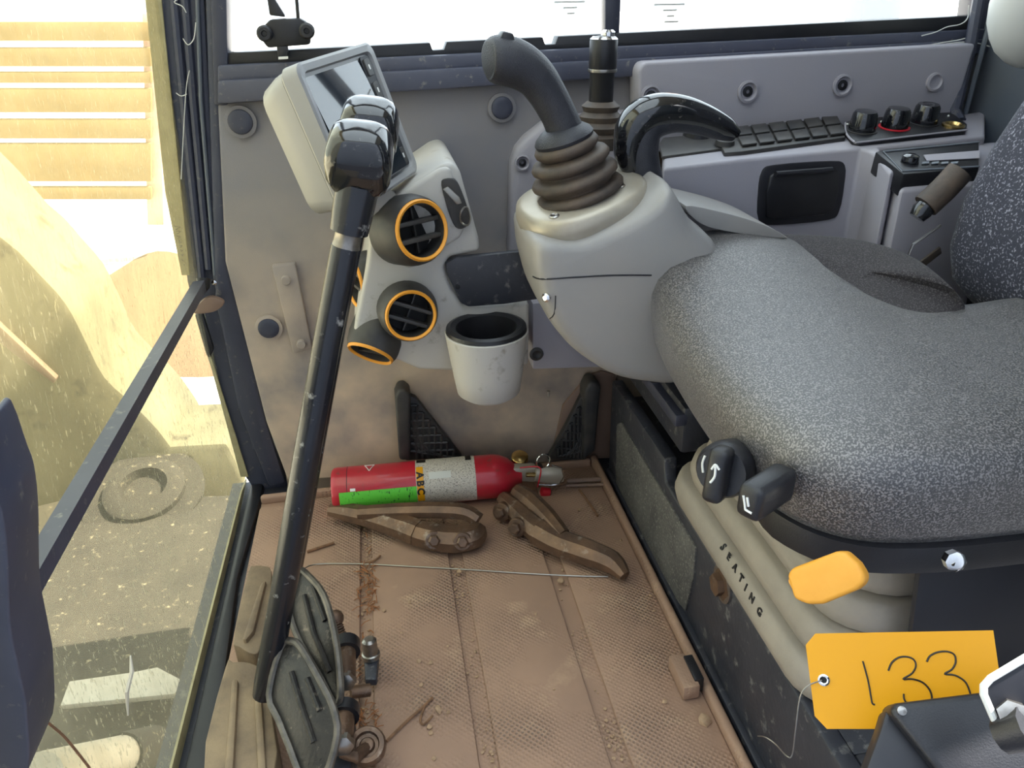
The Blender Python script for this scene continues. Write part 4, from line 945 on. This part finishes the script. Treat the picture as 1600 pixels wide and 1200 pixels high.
# =================================================================== FIRE EXTINGUISHER
fe = thing('fire_extinguisher', 'red fire extinguisher with green sticker lying against the side panel', 'extinguisher', (0, 1.12, .012))
RE = .0385
e0 = P(520, 756, y=1.124); e1 = P(800, 747, y=1.110)
e0.z = RE+.012; e1.z = RE+.012
ea = (e1-e0).normalized(); EL = (e1-e0).length
part('cylinder', MB().lathe([(RE*.90, -.0), (RE*.985, .004), (RE, .010), (RE, EL-.034), (RE*.95, EL-.020), (RE*.78, EL-.006), (RE*.48, EL+.006), (RE*.42, EL+.016)], e0, ea, 40), K['red'], fe, sharp=50)
part('base_band', MB().lathe([(RE*1.004, .026), (RE*1.006, .0265), (RE*1.004, .027)], e0, ea, 40, cap=False), K['seatside'], fe)
ev, ew = Vector((0, 0, 1)), ea.cross(Vector((0, 0, 1))).normalized()    # ew points to the camera side (-y)
if ew.y > 0: ew = -ew
def ecyl(t, ang, l=.0004):   # ang: 0 = facing camera horizontally, 90 = top
    a = math.radians(ang); return e0 + ea*(EL*t) + (ew*math.cos(a)+ev*math.sin(a))*(RE+l)
def patch(t0, t1, a0, a1, l=.0005, n=14):
    b = MB(); rows = []
    for i in range(n+1):
        a = a0+(a1-a0)*i/n; rows.append([ecyl(t0, a, l), ecyl(t1, a, l)])
    b.loft(rows, cap=False, closed=False); return b
def tt(u): return (u-520)/280
part('paper_label', patch(tt(649), tt(741), -40, 128), K['print_w'], fe, 'white label with fine print')
part('hazard_strip', patch(tt(650), tt(660.5), -18, 76, .0009), K['card'], fe, 'yellow strip with black letters')
part('green_sticker', patch(tt(532), tt(649), -45, 26, .0008), K['print_g'], fe, 'green printed sticker')
part('pictogram', patch(tt(651), tt(665), 92, 112, .0009), K['ink'], fe)
part('badge', patch(tt(727), tt(736), 86, 120, .0009), K['ink'], fe)
part('label_box', patch(tt(669), tt(703), 40, 58, .0009), K['pale'], fe)
for k, ch in enumerate('ABC'):
    me = text_mesh(ch, .0165, .0002, .0007)
    ctr = 52-k*20
    for v_ in me.vertices:
        lx, ly_ = v_.co.x, v_.co.y
        v_.co = ecyl(tt(655.2)+ly_/EL, ctr - math.degrees(lx/RE), .0012+v_.co.z)
    me.materials.append(K['ink']); link('letter', me, fe)
b = MB()
for i0, i1, d in ((0, 1, 0), (1, 2, 0), (2, 0, 0)):
    tri_ = [(571, 104), (586, 104), (578.5, 78)]
    A_, B_ = tri_[i0], tri_[i1]
    b.tube([ecyl(tt(A_[0]+(B_[0]-A_[0])*k/4), A_[1]+(B_[1]-A_[1])*k/4, .0006) for k in range(5)], .0007, 5)
part('triangle_mark', b, K['white'], fe)
part('sticker_scrap', patch(tt(549), tt(557), 27, 34, .0006, 4), K['white'], fe)
# stretched line on the label
hd = e1 + ea*.012
part('neck', MB().lathe([(.015, 0), (.015, .012), (.011, .014), (.011, .03)], e1, ea, 18), K['redplastic'], fe)
Yv = 1.097
part('valve', MB().box(e1+ea*.038, (.036, .022, .026), bevel=.005), K['black'], fe)
part('carry_handle', MB().prism(catmull([P(u, v, y=Yv) for u, v in [(798, 742), (802, 733), (822, 732), (840, 733), (840, 752), (820, 753), (802, 752)]], 3, True), (0, .018, 0), .004), K['silver'], fe)
part('squeeze_lever', MB().tube([P(836, 742, y=Yv-.006), P(852, 743, y=Yv-.006), P(870, 743, y=Yv-.006), P(879, 741, y=Yv-.006)], [.012, .016, .0185, .014], 14, flat=.55, upv=(0, 0, 1)), K['silver'], fe)
part('lever_edge', MB().tube([P(u, v, y=Yv-.014) for u, v in [(842, 757), (860, 758), (874, 756), (881, 744), (877, 731), (862, 727)]], .0016, 8), K['chrome'], fe)
rc_ = P(849, 721, y=Yv)
part('pin_ring', MB().tube([rc_+Vector((math.cos(a)*.0125, .003*math.cos(a), math.sin(a)*.0145)) for a in [i*math.pi/10 for i in range(21)]], .0015, 8, cap=False), K['chrome'], fe)
part('seal_tie', MB().tube(catmull([P(812, 731, y=Yv-.004), P(836, 729, y=Yv-.008), P(845, 733, y=Yv-.014), P(843, 748, y=Yv-.014), P(840, 761, y=Yv-.012)], 4), .0011, 6), K['redplastic'], fe)
part('gauge', MB().lathe([(.015, 0), (.015, .008), (.012, .010)], P(812, 718, y=1.13), (0, -.3, 1), 20), K['brass'], fe)
part('gauge_stem', MB().tube([P(814, 716, y=1.13), P(816, 736, y=1.12)], .004, 8), K['silver'], fe)
part('pin', MB().tube([P(822, 742, y=Yv-.006), P(842, 742, y=Yv-.006)], .004, 10), K['brass'], fe)
part('nozzle', MB().tube([P(846, 768, y=Yv), P(858, 770, y=Yv)], .0085, 12), K['redplastic'], fe)

# =================================================================== FORGED STEEL PIECES
def chain(pts, zs, rads, flat=.8):
    return catmull([P(u, v, z=z) for (u, v), z in zip(pts, zs)], 4), [rads[i//4]+(rads[min(i//4+1, len(rads)-1)]-rads[i//4])*((i % 4)/4) for i in range(4*(len(rads)-1)+1)]
def forged(label, arms, bolts, loc):
    o = thing('steel_shank', label, 'steel part', loc, 'rusty forged steel parts')
    for nm, pts, zs, rads in arms:
        p_, r_ = chain(pts, zs, rads); part(nm, MB().tube(p_, r_, 8, flat=.78, upv=(0, 1, .35)), K['rust'], o, sharp=30)
    for u, v, z, ax in bolts:
        c = P(u, v, z=z)
        bo_ = part('bolt', MB().lathe([(.0155, -.012), (.0155, .002), (.0135, .004), (.010, .004)], c, ax, 18), K['rust'], o)
        part('bolt_head', MB().lathe([(.0095, .004), (.0095, .012), (.007, .014)], c, ax, 6), K['rust'], bo_)
    return o
forged('rusty forged steel shank lying lengthwise along the extinguisher',
    [('arm', [(514, 797), (540, 800), (580, 808), (620, 820), (654, 832)], [.035, .034, .034, .034, .034], [.010, .017, .020, .022, .024]),
     ('fork_prong', [(640, 828), (675, 838), (710, 842), (738, 838), (748, 824)], [.034, .032, .030, .032, .034], [.022, .024, .025, .022, .014]),
     ('fork_prong', [(560, 801), (620, 798), (680, 797), (725, 800), (748, 812)], [.046, .05, .052, .05, .042], [.012, .014, .015, .015, .013])],
    [(678, 844, .036, (0, -.85, .5)), (722, 846, .036, (0, -.85, .5))], P(640, 850, z=.01))
forged('rusty forged steel shank lying aslant with its tip towards the seat box',
    [('arm', [(976, 900), (955, 878), (915, 862), (875, 848), (842, 830)], [.028, .034, .036, .036, .036], [.009, .019, .022, .023, .024]),
     ('fork_prong', [(850, 835), (825, 815), (802, 793), (784, 777)], [.036, .036, .036, .036], [.022, .021, .018, .012]),
     ('fork_prong', [(880, 838), (855, 808), (828, 782), (806, 766)], [.046, .05, .05, .048], [.013, .016, .017, .012])],
    [(784, 800, .034, (-.55, -.75, .35)), (808, 824, .034, (-.55, -.75, .35))], P(880, 860, z=.01))

# =================================================================== SMALL LITTER ON THE MAT
ZM = .011
solo('thin_wire', MB().tube(catmull([P(470, 893, z=ZM+.02), P(492, 882, z=ZM+.004), P(560, 881, z=ZM+.002), P(640, 885, z=ZM+.002), (P(730, 890, z=ZM+.002)), P(820, 896, z=ZM+.002), P(900, 900, z=ZM+.002), P(950, 901, z=ZM+.002)], 4), .0011, 6), K['key'], 'thin grey wire stretched across the brown mat', 'wire')
for pts, lab in [([(886, 752), (942, 749)], 'short brown wooden stick at the foot of the seat box'), ([(884, 759), (946, 757)], 'thinner brown stick lying along the wooden stick')]:
    solo('stick', MB().tube([P(u, v, z=ZM+.005) for u, v in pts], .0045 if 'short' in lab else .003, 8), K['pinkbrown'], lab, 'stick')
tw = [([(480, 862), (498, 856), (522, 848)], .0022, 'dry twig beside the windscreen end of the mat'),
      ([(604, 1158), (630, 1132), (655, 1110), (676, 1090)], .0019, 'long dry twig near the lower pedal link'),
      ([(664, 1102), (657, 1124), (662, 1132), (676, 1118)], .0014, 'curled dry twig beside the long twig'),
      ([(570, 880), (585, 876), (594, 868)], .0018, 'dry twig crossing the littered groove'),
      ([(905, 765), (920, 785), (934, 806)], .0022, 'dark splinter on the mat below the stick')]
for pts, r_, lab in tw:
    solo('twig', MB().tube(catmull([P(u, v, z=ZM+.003) for u, v in pts], 3), r_, 6), K['twig'], lab, 'twig')
random.seed(11)
pb_ = [(718, 895, 5), (877, 910, 6), (655, 1034, 4), (673, 1037, 3.4), (658, 1072, 3.5), (685, 1111, 6.5), (701, 1114, 4), (671, 1138, 4.5), (673, 1147, 4), (678, 1186, 4), (1038, 1098, 4.5), (1101, 1128, 9), (1016, 932, 3), (837, 960, 2.5), (866, 1078, 2.5), (1050, 1048, 2.5), (923, 922, 2.5), (1022, 955, 2.5), (600, 955, 3), (940, 870, 3), (970, 845, 2.6), (905, 798, 2.8), (628, 990, 2.6), (640, 942, 2.8), (700, 1010, 2.4)]
for u, v, r_ in pb_:
    k_ = r_*.00075*(1 + (1200-v)/900)
    g = MB(); c = P(u, v, z=ZM); g.ball(c+Vector((0, 0, k_*.5)), (k_*random.uniform(.8, 1.3), k_*random.uniform(.8, 1.2), k_*.7), 1, Matrix.Rotation(random.uniform(0, 3), 3, 'Z'))
    for v_ in g.bm.verts: v_.co += Vector((random.uniform(-1, 1), random.uniform(-1, 1), random.uniform(-.5, .5)))*k_*.22
    solo('dirt_clod', g, K['crumb'], 'small crumb of dry dirt lying on the brown mat', 'dirt clod', 'dirt crumbs on the mat')
# crumbs and needles gathered in the grooves: too many to count
gb = MB(); random.seed(5)
def crumb(c, k_):
    g0 = bmesh.ops.create_icosphere(gb.bm, subdivisions=1, radius=k_)
    for v_ in g0['verts']: v_.co = Vector((v_.co.x*random.uniform(.7, 1.3), v_.co.y*random.uniform(.7, 1.3), v_.co.z*.7)) + c
for i in range(420):
    t = random.random(); gi = random.choice([0, 0, 0, 1, 2])
    a, b_ = gx[gi]; y = random.choice([random.uniform(.5, .62), random.uniform(.45, 1.14)])
    crumb(Vector((random.uniform(a+.002, b_-.002), y, .006+random.uniform(0, .002))), random.uniform(.0008, .0026))
o = link('groove_dirt', gb.mesh('groove_dirt', K['crumb'])); tag(o, 'loose dirt crumbs gathered in the grooves of the mat', 'dirt'); o['kind'] = 'stuff'
nb_ = MB()
for i in range(170):
    a, b_ = gx[0]; y = random.choice([random.uniform(.86, .97), random.uniform(.58, .70), random.uniform(.66, 1.1)])
    c = Vector((random.uniform(a-.004, b_+.006), y, ZM+random.uniform(-.002, .005))); an = random.uniform(0, math.pi); l = random.uniform(.006, .018)
    d_ = Vector((math.cos(an), math.sin(an), random.uniform(-.2, .2)))*l/2
    nb_.tube([c-d_, c+Vector((0, 0, .002)), c+d_], .0007, 4)
o = link('dead_needles', nb_.mesh('dead_needles', K['needle'])); tag(o, 'rust coloured dead needles strewn along the groove by the pedals', 'litter'); o['kind'] = 'stuff'

# =================================================================== OUTSIDE
# machine deck and boom seen through the windscreen
dk = thing('machine_deck', 'dusty brown machine deck below the windscreen', 'machine', (-.9, 1.1, -1.1))
part('deck_plate', MB().prism([(-1.7, -.2, -.35), (-.36, -.2, -.35), (-.36, 1.75, -.35), (-.9, 1.84, -.35), (-1.7, 1.6, -.35)], (0, 0, -.25), .02), K['deck'], dk)
part('added_track_guard', MB().prism([(-1.6, -.75, -.42), (1.8, -.75, -.42), (1.8, .26, -.42), (-1.6, .26, -.42)], (0, 0, -.30), .02), K['dirtblack'], dk)  # out of view, added to block light bounced up from the ground
part('boss_ring', MB().lathe([(.10, 0), (.10, .02), (.085, .03), (.06, .03), (.055, .0)], P(228, 770, z=-.33), (0, -.3, 1), 32), K['deck'], dk)
part('boss_pad', MB().lathe([(.15, 0), (.15, .012), (.14, .014)], P(226, 775, z=-.34), (0, -.3, 1), 32), K['deck'], dk)
bm_ = thing('machine_boom', 'dull yellow digger boom standing beyond the windscreen', 'boom', (-.9, 1.9, -.35))
YBm = 1.9
part('beam', MB().prism(catmull([P(u, v, y=YBm) for u, v in [(-200, 240), (0, 368), (60, 425), (104, 474), (134, 530), (165, 590), (214, 636), (262, 690), (280, 740), (200, 800), (60, 830), (-200, 800)]], 3, True), (0, .32, 0), .02), K['boom'], bm_)
part('edge_strip', MB().prism([P(u, v, y=YBm-.02) for u, v in [(-10, 500), (2, 512), (88, 592), (84, 600), (-10, 530)]], (0, .02, 0), .003), K['pinkbrown'], bm_)
part('foot', MB().prism([P(u, v, y=YBm) for u, v in [(200, 700), (355, 692), (385, 750), (300, 900), (60, 900)]], (0, .25, 0), .02), K['boom'], bm_)
cyl = thing('hydraulic_cylinder', 'silver grey hydraulic cylinder with bright rod outside the windscreen', 'cylinder', P(200, 1180, x=-.45))
XC = -.46
a_, b_ = P(60, 1215, x=XC), P(222, 1172, x=XC)
part('barrel', MB().tube([a_, b_], .028, 20), K['cardbd'], cyl)
part('end_cap', MB().tube([P(188, 1181, x=XC), P(238, 1166, x=XC)], .032, 20), K['deck'], cyl)
part('rod', MB().tube([P(236, 1180, x=XC), P(300, 1158, x=XC)], .012, 14), K['chrome'], cyl)
solo('flat_bar', MB().prism([P(u, v, z=-.30) for u, v in [(94, 1102), (108, 1064), (206, 1050), (246, 1042), (292, 1066), (272, 1084)]], (0, 0, -.012), .002), K['cardbd'], 'pale flat metal bar lying on the machine deck', 'bar')
solo('stick', MB().tube([P(204, 1024, x=XB+.004), P(206, 1050, x=XB+.006), P(198, 1082, x=XB+.006), P(200, 1118, x=XB+.004)], [.0008, .0022, .0022, .0008], 6), K['cardbd'], 'pale dried smear stuck to the lower windscreen', 'smear')
solo('cobweb', MB().tube(catmull([P(34, 1080, x=XB+.006), P(50, 1108, x=XB+.004), P(82, 1135, x=XB+.004), P(104, 1155, x=XB+.004), P(140, 1200, x=XB+.004)], 4), .0011, 6), K['twig'], 'brown dried strand clinging to the lower windscreen', 'strand')
# slatted barrier with bright gaps
fn = thing('plank_barrier', 'weathered barrier of long horizontal planks outside the windscreen', 'fence', P(100, 320, y=6.5))
yf_ = 6.5
rows = [(34, 64), (74, 104), (112, 130), (138, 176), (186, 217), (224, 284), (292, 312)]
for v0, v1 in rows:
    part('plank', MB().prism([P(-260, v0, y=yf_), P(236, v0, y=yf_), P(236, v1, y=yf_), P(-260, v1, y=yf_)], (0, .05, 0), .008), K['plank'], fn)
for u in (222, -60): part('post', MB().prism([P(u, 20, y=yf_+.06), P(u+26, 20, y=yf_+.06), P(u+34, 352, y=yf_+.06), P(u+8, 352, y=yf_+.06)], (0, .12, 0), .01), K['brickred'] if u > 0 else K['plank'], fn)
# low brown mound between the two sunlit patches
hp = MB(); base = catmull([P(u, v, z=-1.1) for u, v in [(96, 478), (170, 430), (246, 392), (330, 420), (420, 520), (360, 582), (260, 590), (180, 600), (120, 560)]], 4, True)
c = sum(base, Vector())/len(base); rings = [base]
for s_, z in [(.85, .04), (.6, .08), (.35, .10), (.1, .11)]: rings.append([c+(p-c)*s_+Vector((0, 0, z)) for p in base])
solo('brown_mound', hp.loft(rings), K['soil'], 'low brown mound on the pale ground ahead', 'dirt heap')
# columns and machine panels seen through the side window
for u0, u1, y, m_, lab in [(1098, 1160, 9, 'brickred', 'faded red column standing beyond the side window'), (1345, 1405, 10, 'greycol', 'blue grey column standing beyond the side window')]:
    a, b_ = P(u0, 36, y=y), P(u1, 36, y=y)
    solo('column', MB().prism([(a.x, y, -1.1), (b_.x, y, -1.1), (b_.x, y+.4, -1.1), (a.x, y+.4, -1.1)], (0, 0, 4.5), .02), K[m_], lab, 'column')
